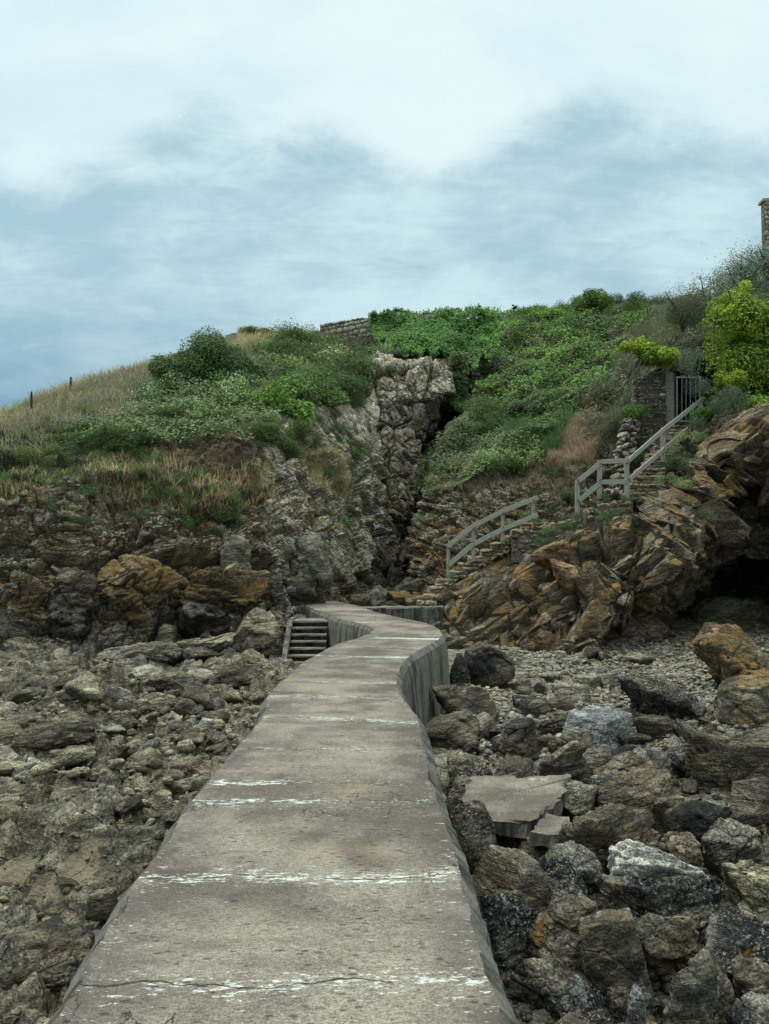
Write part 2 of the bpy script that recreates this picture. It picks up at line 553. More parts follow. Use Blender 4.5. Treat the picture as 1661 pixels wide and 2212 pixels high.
M['white'] = rock_mat('white_boulder', (0.32, 0.31, 0.26), (0.52, 0.51, 0.44), (0.70, 0.69, 0.62), 0.2, 0.0, crack=0.2, tint=0.08)
M['granite'] = rock_mat('granite_block', (0.12, 0.13, 0.13), (0.23, 0.245, 0.24), (0.37, 0.38, 0.37), 0.1, 0.05, speck=0.15, crack=0.1, tint=0.05)
M['pink'] = rock_mat('pinkish_rock', (0.13, 0.10, 0.07), (0.29, 0.22, 0.155), (0.44, 0.36, 0.27), 0.3, 0.0, crack=0.5)


def concrete(name, deck=True):
    m, t, b = principled(name)
    v = t.n('ShaderNodeTexCoord').outputs['Object']
    if deck:
        X, Y_, Z = t.sep(v)
        fine = t.math('ADD', t.math('MULTIPLY', t.noise(v, 110, 3, 0.8), 0.6), t.math('MULTIPLY', t.noise(t.vmath('MULTIPLY', v, (30, 55, 30)), 1.0, 4, 0.75), 0.4))
        st = t.noise(t.vmath('MULTIPLY', v, (10, 34, 10)), 1.0, 5, 0.7, 0.3)
        big = t.noise(v, 1.1, 5, 0.6)
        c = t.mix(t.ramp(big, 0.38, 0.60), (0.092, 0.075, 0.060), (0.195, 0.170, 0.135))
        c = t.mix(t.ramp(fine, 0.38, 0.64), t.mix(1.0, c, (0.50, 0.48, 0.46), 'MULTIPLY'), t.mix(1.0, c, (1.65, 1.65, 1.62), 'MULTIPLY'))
        edge = t.attr('edge')
        rusty = t.math('MULTIPLY', edge, t.ramp(t.noise(v, 3, 4, 0.6), 0.35, 0.6))
        c = t.mix(t.math('MULTIPLY', rusty, 0.75), c, (0.060, 0.047, 0.040))
        c = t.mix(t.math('MULTIPLY', t.ramp(t.noise(t.vmath('MULTIPLY', v, (1.0, 2.6, 1)), 1.0, 5, 0.65), 0.50, 0.66), 0.6), c, (0.062, 0.050, 0.043))
        j = t.attr('joint')                        # counts the cast bays along the walkway
        jw = t.math('ADD', j, t.math('MULTIPLY', t.math('SUBTRACT', t.noise(v, 1.7, 5, 0.6), 0.5), 0.30))
        fr = t.math('ABSOLUTE', t.math('SUBTRACT', t.math('FRACT', jw), 0.5))
        near = t.ramp(fr, 0.0, 0.15, 1.0, 0.0, False)
        amt = t.ramp(t.noise(t.vmath('MULTIPLY', v, (0.9, 0.9, 1)), 1.0, 4, 0.6), 0.33, 0.58, 0.62, 1.0)
        line = t.ramp(fr, 0.001, 0.007, 1.0, 0.0)
        near = t.math('MULTIPLY', near, t.math('MULTIPLY', amt, t.attr('bloom')))
        line = t.ramp(fr, 0.001, 0.007, 1.0, 0.0)
        amt = t.ramp(t.noise(t.vmath('MULTIPLY', v, (0.9, 0.9, 1)), 1.0, 4, 0.6), 0.33, 0.58, 0.15, 1.0)
        wn = t.n('ShaderNodeTexWhiteNoise', noise_dimensions='1D')
        t.put(wn.inputs['W'], t.math('FLOOR', t.math('ADD', j, 0.02)))
        near = t.math('MULTIPLY', near, t.math('MULTIPLY', amt, t.ramp(wn.outputs['Value'], 0.1, 0.9, 0.25, 1.1, False)))
        # calcite bloom close to the joints and in cross-wise streaks
        fs = t.math('MULTIPLY', t.math('SUBTRACT', t.noise(t.vmath('MULTIPLY', v, (45, 80, 45)), 1.0, 3, 0.7), 0.5), 0.55)
        st = t.math('ADD', st, fs)
        wh = t.ramp(t.math('ADD', st, t.math('MULTIPLY', near, 0.42)), 0.65, 0.77)
        c = t.mix(t.math('MULTIPLY', wh, 0.85), c, (0.56, 0.57, 0.51))
        edge = t.attr('edge')
        wh2 = t.ramp(t.math('ADD', st, t.math('MULTIPLY', edge, 0.10)), 0.70, 0.78)
        c = t.mix(t.math('MULTIPLY', wh2, 0.7), c, (0.50, 0.50, 0.46))
        # ochre stain
        oc = t.math('MULTIPLY', t.ramp(t.noise(t.vmath('ADD', v, (3, 1, 0)), 0.9, 3), 0.60, 0.75), 0.5)
        c = t.mix(oc, c, (0.25, 0.18, 0.10))
        # dark pits
        pit = t.math('MULTIPLY', t.ramp(t.vor(t.vmath('MULTIPLY', v, (11, 26, 14)), 1.0), 0.26, 0.16), t.ramp(t.noise(v, 5, 3), 0.42, 0.6))
        c = t.mix(t.math('MULTIPLY', pit, 0.75), c, (0.03, 0.026, 0.024))
        # wandering crack
        ck = t.math('ABSOLUTE', t.math('SUBTRACT', t.noise(t.vmath('MULTIPLY', v, (1.3, 0.5, 1)), 1.0, 7, 0.62), 0.52))
        ck = t.math('MULTIPLY', t.ramp(ck, 0.001, 0.0028, 1.0, 0.0), t.ramp(t.noise(v, 0.7, 2), 0.52, 0.60))
        lines = t.math('MAXIMUM', t.math('MULTIPLY', line, t.ramp(t.noise(v, 4, 3), 0.42, 0.5)), ck)
        c = t.mix(t.math('MULTIPLY', lines, 0.9), c, (0.02, 0.018, 0.016))
        t.put(b.inputs['Base Color'], c)
        h = t.math('SUBTRACT', t.math('ADD', t.math('MULTIPLY', fine, 0.6), t.math('MULTIPLY', st, 0.5)), t.math('ADD', t.math('MULTIPLY', pit, 0.6), lines))
        t.put(b.inputs['Normal'], t.bump(h, 0.75, 0.012))
    else:
        X, Y_, Z = t.sep(v)
        stv = t.noise(t.vmath('MULTIPLY', v, (6, 6, 0.55)), 1.0, 6, 0.65, 0.2)
        stv2 = t.noise(t.vmath('MULTIPLY', v, (16, 16, 0.8)), 1.0, 4, 0.65)
        fine = t.noise(v, 60, 4, 0.75)
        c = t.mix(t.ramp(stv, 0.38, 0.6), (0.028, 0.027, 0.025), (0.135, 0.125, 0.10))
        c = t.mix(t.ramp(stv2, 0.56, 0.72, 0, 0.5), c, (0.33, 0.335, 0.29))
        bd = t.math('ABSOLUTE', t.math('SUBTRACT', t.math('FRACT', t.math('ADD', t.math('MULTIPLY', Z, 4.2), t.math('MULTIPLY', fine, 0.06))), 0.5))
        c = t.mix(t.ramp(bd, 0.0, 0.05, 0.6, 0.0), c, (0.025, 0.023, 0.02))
        c = t.mix(t.ramp(t.noise(v, 2.2, 5, 0.7), 0.5, 0.7, 0, 0.6), c, (0.17, 0.15, 0.12))
        c = t.mix(1.0, c, t.mix(t.ramp(fine, 0.3, 0.7), (0.6, 0.6, 0.6), (1.35, 1.35, 1.35)), 'MULTIPLY')
        t.put(b.inputs['Base Color'], c)
        t.put(b.inputs['Normal'], t.bump(t.math('ADD', fine, t.math('MULTIPLY', stv, 1.0)), 0.7, 0.02))
    return m


M['deck'] = concrete('worn_concrete_deck', True)
M['wall'] = concrete('stained_concrete_wall', False)


def stonework(name, a, bb, lichen=0.3, orange=0.0):
    m, t, b = principled(name)
    g = t.n('ShaderNodeNewGeometry')
    v = t.n('ShaderNodeTexCoord').outputs['Object']
    r = g.outputs['Random Per Island']
    n = t.noise(v, 14, 6, 0.7)
    c = t.mix(r, a, bb)
    c = t.mix(1.0, c, t.mix(t.ramp(n, 0.3, 0.7), (0.5, 0.5, 0.5), (1.5, 1.5, 1.45)), 'MULTIPLY')
    c = t.mix(t.ramp(t.noise(v, 5, 4, 0.7), 0.58, 0.66, 0, lichen), c, (0.40, 0.40, 0.35))
    if orange:
        c = t.mix(t.ramp(t.noise(v, 2, 4, 0.7), 0.56, 0.62, 0, orange), c, (0.34, 0.17, 0.03))
    t.put(b.inputs['Base Color'], c)
    t.put(b.inputs['Normal'], t.bump(n, 0.8, 0.03))
    return m


M['masonry'] = stonework('wall_stone', (0.15, 0.135, 0.105), (0.40, 0.365, 0.29), 0.4)
M['stairstone'] = stonework('stair_stone', (0.11, 0.088, 0.058), (0.28, 0.235, 0.16), 0.4, 0.4)
M['rubble'] = stonework('rubble_stone', (0.14, 0.12, 0.10), (0.34, 0.30, 0.25), 0.5, 0.1)
M['mortar'] = stonework('mortar', (0.10, 0.085, 0.06), (0.12, 0.10, 0.075), 0.2)


def simple(name, colr, rough=0.8, grain=None, var=0.3):
    m, t, b = principled(name)
    v = t.n('ShaderNodeTexCoord').outputs['Object']
    n = t.noise(v if grain is None else t.vmath('MULTIPLY', v, grain), 20 if grain is None else 1.0, 5, 0.65)
    lo = tuple(x * (1 - var) for x in colr); hi = tuple(min(1, x * (1 + var)) for x in colr)
    t.put(b.inputs['Base Color'], t.mix(t.ramp(n, 0.3, 0.7), lo, hi))
    b.inputs['Roughness'].default_value = rough
    t.put(b.inputs['Normal'], t.bump(n, 0.4, 0.008))
    return m


M['timber'] = simple('weathered_timber', (0.245, 0.235, 0.195), 0.85, (45, 45, 3), 0.35)
M['rail'] = simple('weathered_rail', (0.27, 0.26, 0.215), 0.85, (3, 40, 60), 0.3)
M['rustypost'] = simple('old_post', (0.05, 0.035, 0.03), 0.9)
M['steel'] = simple('galvanised_steel', (0.30, 0.34, 0.36), 0.5)
M['greenpaint'] = simple('dark_green_paint', (0.012, 0.06, 0.055), 0.5)
M['pillar'] = simple('pillar_concrete', (0.17, 0.145, 0.115), 0.9, None, 0.45)
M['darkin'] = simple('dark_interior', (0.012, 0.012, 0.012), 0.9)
M['bark'] = simple('bark', (0.085, 0.068, 0.045), 0.9)
M['feather'] = simple('black_feather', (0.012, 0.012, 0.014), 0.6)
M['twig'] = simple('dry_twig', (0.10, 0.085, 0.065), 0.9)


def leaf_mat(name, a, b_, c_=None, rough=0.6, trans=0.25):
    """per-leaf tone from the leaf attribute, a little variation between plants"""
    m = bpy.data.materials.new(name)
    m.use_nodes = True
    t = NT(m.node_tree)
    o = t.n('ShaderNodeOutputMaterial')
    lv = t.attr('leaf')
    oi = t.n('ShaderNodeObjectInfo').outputs['Random']
    col_ = t.mix(lv, a, b_)
    if c_ is not None:
        col_ = t.mix(t.ramp(lv, 0.72, 0.76), col_, c_)
    hs = t.n('ShaderNodeHueSaturation')
    t.put(hs.inputs['Color'], col_)
    t.put(hs.inputs['Value'], t.ramp(oi, 0, 1, 0.75, 1.25, False))
    t.put(hs.inputs['Hue'], t.ramp(t.math('FRACT', t.math('MULTIPLY', oi, 7.3)), 0, 1, 0.485, 0.515, False))
    d = t.n('ShaderNodeBsdfDiffuse'); tr = t.n('ShaderNodeBsdfTranslucent'); gl = t.n('ShaderNodeBsdfGlossy')
    gl.inputs['Roughness'].default_value = 0.5
    for nd in (d, tr):
        t.put(nd.inputs['Color'], hs.outputs[0])
    mx = t.n('ShaderNodeMixShader'); mx.inputs[0].default_value = trans
    t.t.links.new(d.outputs[0], mx.inputs[1]); t.t.links.new(tr.outputs[0], mx.inputs[2])
    m2 = t.n('ShaderNodeMixShader'); m2.inputs[0].default_value = 0.03
    t.t.links.new(mx.outputs[0], m2.inputs[1]); t.t.links.new(gl.outputs[0], m2.inputs[2])
    t.t.links.new(m2.outputs[0], o.inputs[0])
    return m


M['ivy'] = leaf_mat('ivy_leaf', (0.030, 0.092, 0.010), (0.21, 0.38, 0.055))
M['dkgreen'] = leaf_mat('dark_shrub_leaf', (0.028, 0.062, 0.016), (0.135, 0.215, 0.052))
M['bush'] = leaf_mat('round_bush_leaf', (0.032, 0.075, 0.018), (0.145, 0.245, 0.065))
M['mixed'] = leaf_mat('mixed_shrub_leaf', (0.036, 0.060, 0.018), (0.190, 0.260, 0.075))
M['flower'] = leaf_mat('flowering_shrub_leaf', (0.040, 0.090, 0.024), (0.160, 0.270, 0.080), (0.60, 0.62, 0.37))
M['yellow'] = leaf_mat('yellow_green_leaf', (0.060, 0.12, 0.010), (0.42, 0.52, 0.045))
M['greyleaf'] = leaf_mat('grey_green_leaf', (0.080, 0.110, 0.065), (0.24, 0.29, 0.19))
M['scrub'] = leaf_mat('scrub_leaf', (0.060, 0.075, 0.038), (0.18, 0.20, 0.105))
M['brownscrub'] = leaf_mat('brown_scrub_leaf', (0.050, 0.046, 0.028), (0.14, 0.12, 0.07))
M['samphire'] = leaf_mat('samphire_leaf', (0.040, 0.085, 0.028), (0.14, 0.22, 0.075))
M['lime'] = leaf_mat('lime_plant_leaf', (0.13, 0.17, 0.055), (0.34, 0.39, 0.16))
M['straw'] = leaf_mat('straw_blade', (0.27, 0.195, 0.085), (0.70, 0.57, 0.31))
M['pinkstraw'] = leaf_mat('reddish_straw_blade', (0.17, 0.125, 0.07), (0.46, 0.36, 0.23))
M['palegrass'] = leaf_mat('pale_grass_blade', (0.13, 0.15, 0.065), (0.38, 0.40, 0.23))
M['grass'] = leaf_mat('green_grass_blade', (0.035, 0.070, 0.022), (0.13, 0.20, 0.065))
M['white_flower'] = simple('white_flower_head', (0.62, 0.64, 0.55), 0.8)


def water_mat():
    m, t, b = principled('pool_water')
    b.inputs['Base Color'].default_value = (0.02, 0.024, 0.016, 1)
    b.inputs['Roughness'].default_value = 0.04
    b.inputs['Specular IOR Level'].default_value = 1.0
    v = t.n('ShaderNodeTexCoord').outputs['Object']
    t.put(b.inputs['Normal'], t.bump(t.noise(v, 9, 2), 0.08, 0.01))
    return m


M['water'] = water_mat()


# ---------------------------------------------------------------- the causeway outline (left x, left y, right x, right y)
ST = [(-1.02, -3, .62, -3), (-1.10, 1.0, .48, 1.0), (-1.12, 2.74, .41, 2.74), (-1.22, 4.08, .37, 4.08), (-1.26, 5.67, .345, 5.67),
      (-1.2, 8.1, .32, 7.96), (-1.32, 9.3, .2, 9.1), (-1.31, 10.2, .14, 9.95), (-1.27, 11.2, .167, 10.9),
      (-1.21, 12.3, .266, 12.1), (-1.07, 13.3, .43, 13.0), (-.85, 14.7, .65, 13.95), (-.55, 15.6, .98, 15.2),
      (-.33, 16.6, 1.16, 16.3), (-.24, 17.5, 1.19, 17.2), (-.33, 18.3, 1.12, 18.4), (-.72, 19.5, .9, 19.5),
      (-1.12, 20.4, .41, 20.9), (-1.5, 21.8, .1, 21.8), (-1.83, 23.1, -.25, 23.0), (-2.25, 24.8, -.6, 24.7),
      (-2.63, 26.4, -1.01, 26.4), (-3.46, 29.2, -1.97, 29.3), (-3.3, 30.6, -1.93, 29.9), (-2.55, 32.9, -1.49, 31.3),
      (-.82, 35.1, -.5, 33.7), (.5, 36.0, .8, 34.6)]
ST = np.array(ST)
DECKZ = 1.4


def catmull(pts, per):
    out_ = []
    n = len(pts)
    for i in range(n - 1):
        p0 = pts[max(i - 1, 0)]; p1 = pts[i]; p2 = pts[i + 1]; p3 = pts[min(i + 2, n - 1)]
        for k in range(per):
            t = k / per
            a = 0.5 * ((2 * p1) + (-p0 + p2) * t + (2 * p0 - 5 * p1 + 4 * p2 - p3) * t * t + (-p0 + 3 * p1 - 3 * p2 + p3) * t ** 3)
            lin = p1 * (1 - t) + p2 * t
            out_.append(0.35 * a + 0.65 * lin)
    out_.append(pts[-1])
    return np.array(out_)


STF = catmull(ST, 14)


def near_deck(x, y, margin=0.0):
    """true where (x, y) lies under or beside the walkway"""
    x = np.asarray(x, float); y = np.asarray(y, float)
    r = np.zeros(x.shape, bool)
    c = (STF[:, :2] + STF[:, 2:]) / 2
    hw = np.linalg.norm(STF[:, :2] - STF[:, 2:], axis=1) / 2
    for k in range(0, len(c)):
        r |= (x - c[k, 0]) ** 2 + (y - c[k, 1]) ** 2 < (hw[k] + margin) ** 2
    return r


# ---------------------------------------------------------------- ground of the shore
GX0, GX1, GN, GM = -1.35, 1.35, 1500, 900
MOUNDS = [  # px, py, half width px, height : low outcrops of the rock platform left of the walkway
    (100, 1600, 130, .34), (215, 1530, 110, .30), (60, 1745, 110, .25), (255, 1725, 90, .26), (150, 1800, 120, .30),
    (260, 1790, 90, .25), (200, 1860, 90, .28), (60, 1960, 75, .20), (110, 2090, 130, .30), (230, 2010, 60, .16),
    (330, 1840, 70, .22), (390, 1650, 70, .22), (450, 1600, 60, .15), (30, 2200, 110, .16)]
PITS = [(247, 1745, .25), (323, 1788, .28), (90, 1880, .30), (120, 1925, .30), (145, 1962, .26), (15, 2052, .30), (205, 2150, .1), (170, 1885, .2), (40, 1855, .25), (250, 2035, .08), (200, 2002, .08)]


def ground_z(x, y):
    shp = np.shape(x)
    x = np.asarray(x, float).ravel(); y = np.asarray(y, float).ravel()
    p = np.stack([x, y, np.zeros_like(x)], -1)
    right = np.clip((x - 0.2) / 0.6, 0, 1)
    z = 0.05 + 0.33 * np.clip((y - 13) / 8, 0, 1)
    z = z - right * 0.62 * np.clip((12.5 - y) / 4, 0, 1)
    lsh = np.clip((-1.9 - x) / 1.5, 0, 1)
    z = z + lsh * 0.42 * np.clip((y - 15.5) / 5.5, 0, 1) ** 1.3
    z = z + np.clip((y - 22) / 12, 0, 1) * 0.75
    z = z + 0.12 * fbm(p * 0.45, 3, 3)
    for px, py, rw, h in MOUNDS:
        Y = 3.0 * F / (py - 1200); X = (px - 830.5) / F * Y; r = rw * Y / F
        d = ((x - X) ** 2 + ((y - Y) / 1.25) ** 2) / (r * r)
        z = z + h * np.exp(-d ** 1.5)
    lf = np.clip((-0.9 - x) / 0.5, 0, 1) * np.clip((23 - y) / 5, 0, 1)
    pit = np.zeros_like(z)
    for px, py, h in PITS:
        Y = 3.0 * F / (py - 1200); X = (px - 830.5) / F * Y
        d = ((x - X) ** 2 * 0.8 + (y - Y) ** 2) / (0.20 * Y / 6) ** 2
        pit = np.maximum(pit, np.exp(-d))
        z = z - (h + 0.12) * 0.75 * np.exp(-d)
    rd = rockdisp(p * np.array([1, 1, 1]) + np.stack([0 * z, 0 * z, z], -1), rot(20, 25, 30), (1.5, 0.95, 0.7), 0.26, 41, 0.35, 3)
    z = z + rd * (0.35 + 0.65 * lf) * (1 - 0.75 * pit)
    rd2 = rockdisp(p + 0 * z[:, None], rot(15, 30, 20), (2.6, 1.5, 1.1), 0.34, 47, 0.4, 3)
    z = z + rd2 * lsh * np.clip((y - 13.5) / 3, 0, 1)
    z = z + lf * 0.035 * fbm(p * 5, 3, 9) * (1 - pit)
    return z.reshape(shp), pit.reshape(shp), lf.reshape(shp)


def grid_faces(r, c_):
    a = np.arange(r * c_).reshape(r, c_)
    return np.stack([a[:-1, :-1], a[:-1, 1:], a[1:, 1:], a[1:, :-1]], -1).reshape(-1, 4)


us = np.linspace(GX0, GX1, GM)
us = us * (0.45 + 0.55 * np.abs(us / GX1) ** 1.2)   # denser in the middle
ys = np.concatenate([np.exp(np.linspace(math.log(1.2), math.log(40), 850)), [60, 90, 150, 300, 900]])
gx = us[None, :] * (ys[:, None] + 2.0); gy = np.repeat(ys[:, None], GM, 1)
gz, gp, glf = ground_z(gx, gy)
gz[-5:, :] = 0.4
gv = np.stack([gx, gy, gz], -1).reshape(-1, 3)
zero = np.zeros(len(gv))
gme = mesh_from('shore', gv, grid_faces(*gx.shape), [M['ground']], True,
                {'sand': np.clip(gp.ravel() * 1.3, 0, 1) - 0.25 + 0.0, 'soil': zero - .6, 'turf': zero - 0.6,
                 'wet_shade': np.where((gx > 0.3) & (gy < 12), 0.25, np.where(gx < -1.9, np.clip((gy - 16.5) / 3, 0, 1) * 0.85 - 0.35, -0.35)).ravel(), 'pale': zero - 0.6, 'lichen': zero})  # right: shade of the boulder gaps painted dark; left: darker rock at cliff foot
tag(add('ground', gme), kind='structure')
# tide pool water lies in the pits of the platform
wv = []; wf = []
for k, (px, py, h) in enumerate(PITS[:7] + PITS[7:]):
    Y = 3.0 * F / (py - 1200); X = (px - 830.5) / F * Y
    r = 0.115 * Y / 6
    n0 = len(wv)
    zc_ = float(ground_z(np.array([X]), np.array([Y]))[0][0]) + 0.022
    wv += [(X + r * (1.2 + .35 * math.sin(3 * a + k)) * math.cos(a), Y + r * (1 + .3 * math.sin(2 * a + 2 * k) + .2 * math.sin(5 * a)) * math.sin(a), zc_) for a in np.linspace(0, 2 * math.pi, 20, endpoint=False)]
    wf.append(list(range(n0, n0 + 20)))
wme = mesh_from('tide_pool', np.array(wv), wf, [M['water']])
tag(add('tide_pool_water', wme), kind='structure')


# ---------------------------------------------------------------- cliffs: lofted sections
def resample(colpts, n):
    p = np.array(colpts, float)
    s = np.concatenate([[0], np.cumsum(np.sqrt(np.sum((np.diff(p, axis=0) * np.array([1, 1, 9.0])) ** 2, 1)))])
    t = np.linspace(0, s[-1], n)
    return np.stack([np.interp(t, s, p[:, k]) for k in range(3)], -1)


def resample_knots(colpts, n):
    """columns with the same knot count: knots correspond"""
    p = np.array(colpts, float)
    k = len(p)
    t = np.linspace(0, k - 1, n)
    return np.stack([np.interp(t, np.arange(k), p[:, j]) for j in range(3)], -1)


def smooth_grid(g, it):
    for _ in range(it):
        h = g.copy()
        h[1:-1] = (g[:-2] + 2 * g[1:-1] + g[2:]) / 4
        g = h.copy()
        h[:, 1:-1] = (g[:, :-2] + 2 * g[:, 1:-1] + g[:, 2:]) / 4
        g = h
    return g


class Body:
    def __init__(self, columns, rows, ppc, knots=False, smooth=6):
        cs = np.array([(resample_knots if knots else resample)(c_, rows) for c_ in columns])   # (C, R, 3)
        w_ = [np.abs(cs[i + 1, :, 0] - cs[i, :, 0]).max() for i in range(len(cs) - 1)]
        allc = []
        for i in range(len(cs) - 1):
            k = max(3, int(w_[i] / ppc))
            t = (np.arange(k) / k)[:, None, None]
            allc.append(cs[i][None] * (1 - t) + cs[i + 1][None] * t)
        allc.append(cs[-1][None])
        g = np.concatenate(allc, 0).transpose(1, 0, 2)     # rows, cols, 3
        g = smooth_grid(g, smooth)
        self.ctrl = g
        self.base = P(g[..., 0], g[..., 1], g[..., 2])
        self.shape = self.base.shape[:2]
        du = np.gradient(self.base, axis=1); dv = np.gradient(self.base, axis=0)
        n = np.cross(du, dv)
        n /= np.linalg.norm(n, axis=2, keepdims=True) + 1e-9
        for _ in range(4):
            n = smooth_grid(n, 3)
        n /= np.linalg.norm(n, axis=2, keepdims=True) + 1e-9
        # outward: towards the sea
        flip = (n * (np.array([0, 0, 3.0]) - self.base)).sum(2) < 0
        if flip.mean() > 0.5:
            n = -n
        self.nrm = n
        self.pos = self.base.copy()
        self.px = g[..., 0]; self.py = g[..., 1]

    def displace(self, d):
        self.pos = self.pos + self.nrm * d[..., None]

    def build(self, name, mat, attrs, smooth=False, mat2=None, pick=None):
        for k in ('sand', 'soil', 'turf', 'wet_shade', 'lichen', 'pale'):
            if k not in attrs:
                attrs[k] = np.full(self.shape, -0.6 if k != 'lichen' else 1.0)
        f = grid_faces(*self.shape)
        e1 = self.pos[0, 0]
        me = mesh_from(name, self.pos.reshape(-1, 3), f, [mat] + ([mat2] if mat2 else []), smooth, {k: v.ravel() for k, v in attrs.items()},
                       pick[:-1, :-1].ravel().astype(int) if pick is not None else None)
        return add(name, me)

    def cells(self):
        p = self.pos
        a = p[1:, :-1] - p[:-1, :-1]; b_ = p[:-1, 1:] - p[:-1, :-1]
        return np.linalg.norm(np.cross(a, b_), axis=2)


def inpoly(px, py, poly):
    r = np.zeros(np.shape(px), bool)
    n = len(poly)
    for i in range(n):
        x1, y1 = poly[i]; x2, y2 = poly[(i + 1) % n]
        c_ = ((y1 > py) != (y2 > py)) & (px < (x2 - x1) * (py - y1) / (y2 - y1 + 1e-9) + x1)
        r ^= c_
    return r


def soft(px, py, poly, w_=10):
    """polygon mask with a wobbly soft border: -0.6 outside, 1 inside"""
    m = inpoly(px, py, poly).astype(float)
    return smooth_grid(m[..., None], w_)[..., 0] * 1.6 - 0.6


# left headland and the left wall of the chasm
A = Body([
    [(-1300, 1460, 18), (-1300, 1250, 19), (-1300, 1120, 21), (-1250, 1030, 24), (-1200, 1000, 28), (-1200, 1040, 34), (-1200, 1100, 44)],
    [(-300, 1450, 18.5), (-300, 1250, 20), (-300, 1120, 21), (-300, 1020, 22.5), (-300, 965, 26), (-300, 950, 30), (-300, 965, 38), (-300, 1010, 50)],
    [(0, 1440, 20), (0, 1250, 21), (0, 1120, 22), (0, 1050, 23.5), (0, 980, 26), (0, 915, 29), (0, 896, 32), (0, 904, 38), (0, 1000, 50)],
    [(150, 1430, 20.2), (150, 1260, 21.5), (150, 1130, 22.5), (150, 1040, 24), (150, 960, 26.5), (150, 880, 30), (150, 836, 35), (150, 842, 41), (150, 950, 54)],
    [(340, 1420, 20.5), (340, 1270, 22), (340, 1150, 23), (340, 1050, 24.5), (340, 950, 26.5), (340, 880, 30), (340, 805, 36), (340, 779, 40), (340, 790, 46), (340, 900, 58)],
    [(500, 1420, 21.5), (500, 1280, 23), (500, 1170, 24), (500, 1050, 25.5), (500, 950, 27), (500, 900, 29), (500, 820, 34), (500, 745, 41), (500, 720, 46), (500, 732, 52), (500, 850, 65)],
    [(600, 1420, 22), (600, 1300, 24), (600, 1170, 25.5), (600, 1050, 27), (600, 940, 28.5), (605, 880, 30.5), (610, 800, 36), (615, 738, 43), (620, 722, 48), (620, 735, 54), (620, 850, 66)],
    [(690, 1350, 26), (690, 1280, 27.5), (680, 1150, 29), (665, 1000, 30), (650, 900, 31), (670, 850, 33), (700, 790, 38), (710, 742, 44), (715, 728, 48), (715, 740, 54), (715, 850, 66)],
    [(780, 1310, 30.5), (775, 1230, 31), (765, 1150, 31.8), (745, 1000, 32.5), (725, 890, 34), (735, 850, 35), (760, 800, 38.5), (770, 750, 44), (780, 735, 48), (780, 745, 54), (780, 850, 66)],
    [(845, 1300, 33), (840, 1150, 34.5), (830, 1000, 35.7), (818, 880, 37), (805, 820, 38), (808, 770, 41), (820, 745, 45), (830, 738, 48), (835, 748, 54), (835, 850, 66)],
], 620, 1.9, smooth=10)
pA = A.base.reshape(-1, 3)
wlow = np.clip((A.py - 1040) / 120, 0, 1)
wch = np.clip((A.px - 560) / 120, 0, 1)
rockw = np.clip((A.py - 900 - 40 * vnoise(pA * 0.7, 4).reshape(A.shape)) / 120, 0, 1)
d1 = rockdisp(pA, rot(10, 14, 10), (2.8, 1.9, 1.4), 0.72, 1, 0.4, 4).reshape(A.shape)
d2 = rockdisp(pA, rot(0, 33, 10), (0.95, 1.4, 4.2), 0.80, 2, 0.5, 4).reshape(A.shape)
lump = fbm(pA * 0.35, 3, 8).reshape(A.shape)
veg = fbm(pA * 0.8, 4, 12).reshape(A.shape)
soilm = np.clip(soft(A.px, A.py, [(330, 925), (560, 930), (550, 1010), (590, 1060), (400, 1060), (320, 1000)], 12), 0, 1)
rockw = rockw * (1 - 0.9 * soilm)
rub = fbm(pA * 3.0, 4, 19).reshape(A.shape)
A.displace((d1 * (1 - wch) + d2 * wch) * (0.06 + 0.94 * rockw) + lump * 0.7 * (0.35 + 0.65 * rockw) + veg * 0.22 * (1 - rockw) + rub * 0.38 * soilm)
vegA = [(-1400, 700), (1000, 600), (830, 800), (800, 860), (720, 880), (650, 880), (600, 930), (570, 955), (440, 925), (320, 960), (330, 1020), (230, 1050), (150, 1060), (60, 1050), (-1400, 1080)]
soilA = [(330, 925), (560, 930), (550, 1010), (600, 1080), (480, 1110), (300, 1080), (100, 1060), (0, 1080), (-200, 1080), (-200, 1020), (150, 1010)]
oA = A.build('headland', M['cliff'], {
    'turf': soft(A.px, A.py, vegA), 'soil': soft(A.px, A.py, soilA, 70) - 0.05,
    'wet_shade': np.clip((A.py - 1225 + 60 * lump) / 90, -0.6, 0.12) * 0.8,
    'pale': soft(A.px, A.py, [(640, 870), (720, 870), (835, 800), (850, 1000), (800, 1230), (700, 1260), (600, 1200), (540, 960), (600, 950)], 20) * .9 + 0.45 * np.clip(1 - np.abs(A.py - 1150) / 100, 0, 1),
    'lichen': np.clip(1 - np.abs(A.py - 1120) / 130, 0, 1) + 0.12}, mat2=M['steep'], pick=A.px + 60 * lump > 585)
tag(oA, kind='structure')
print('A', A.shape)

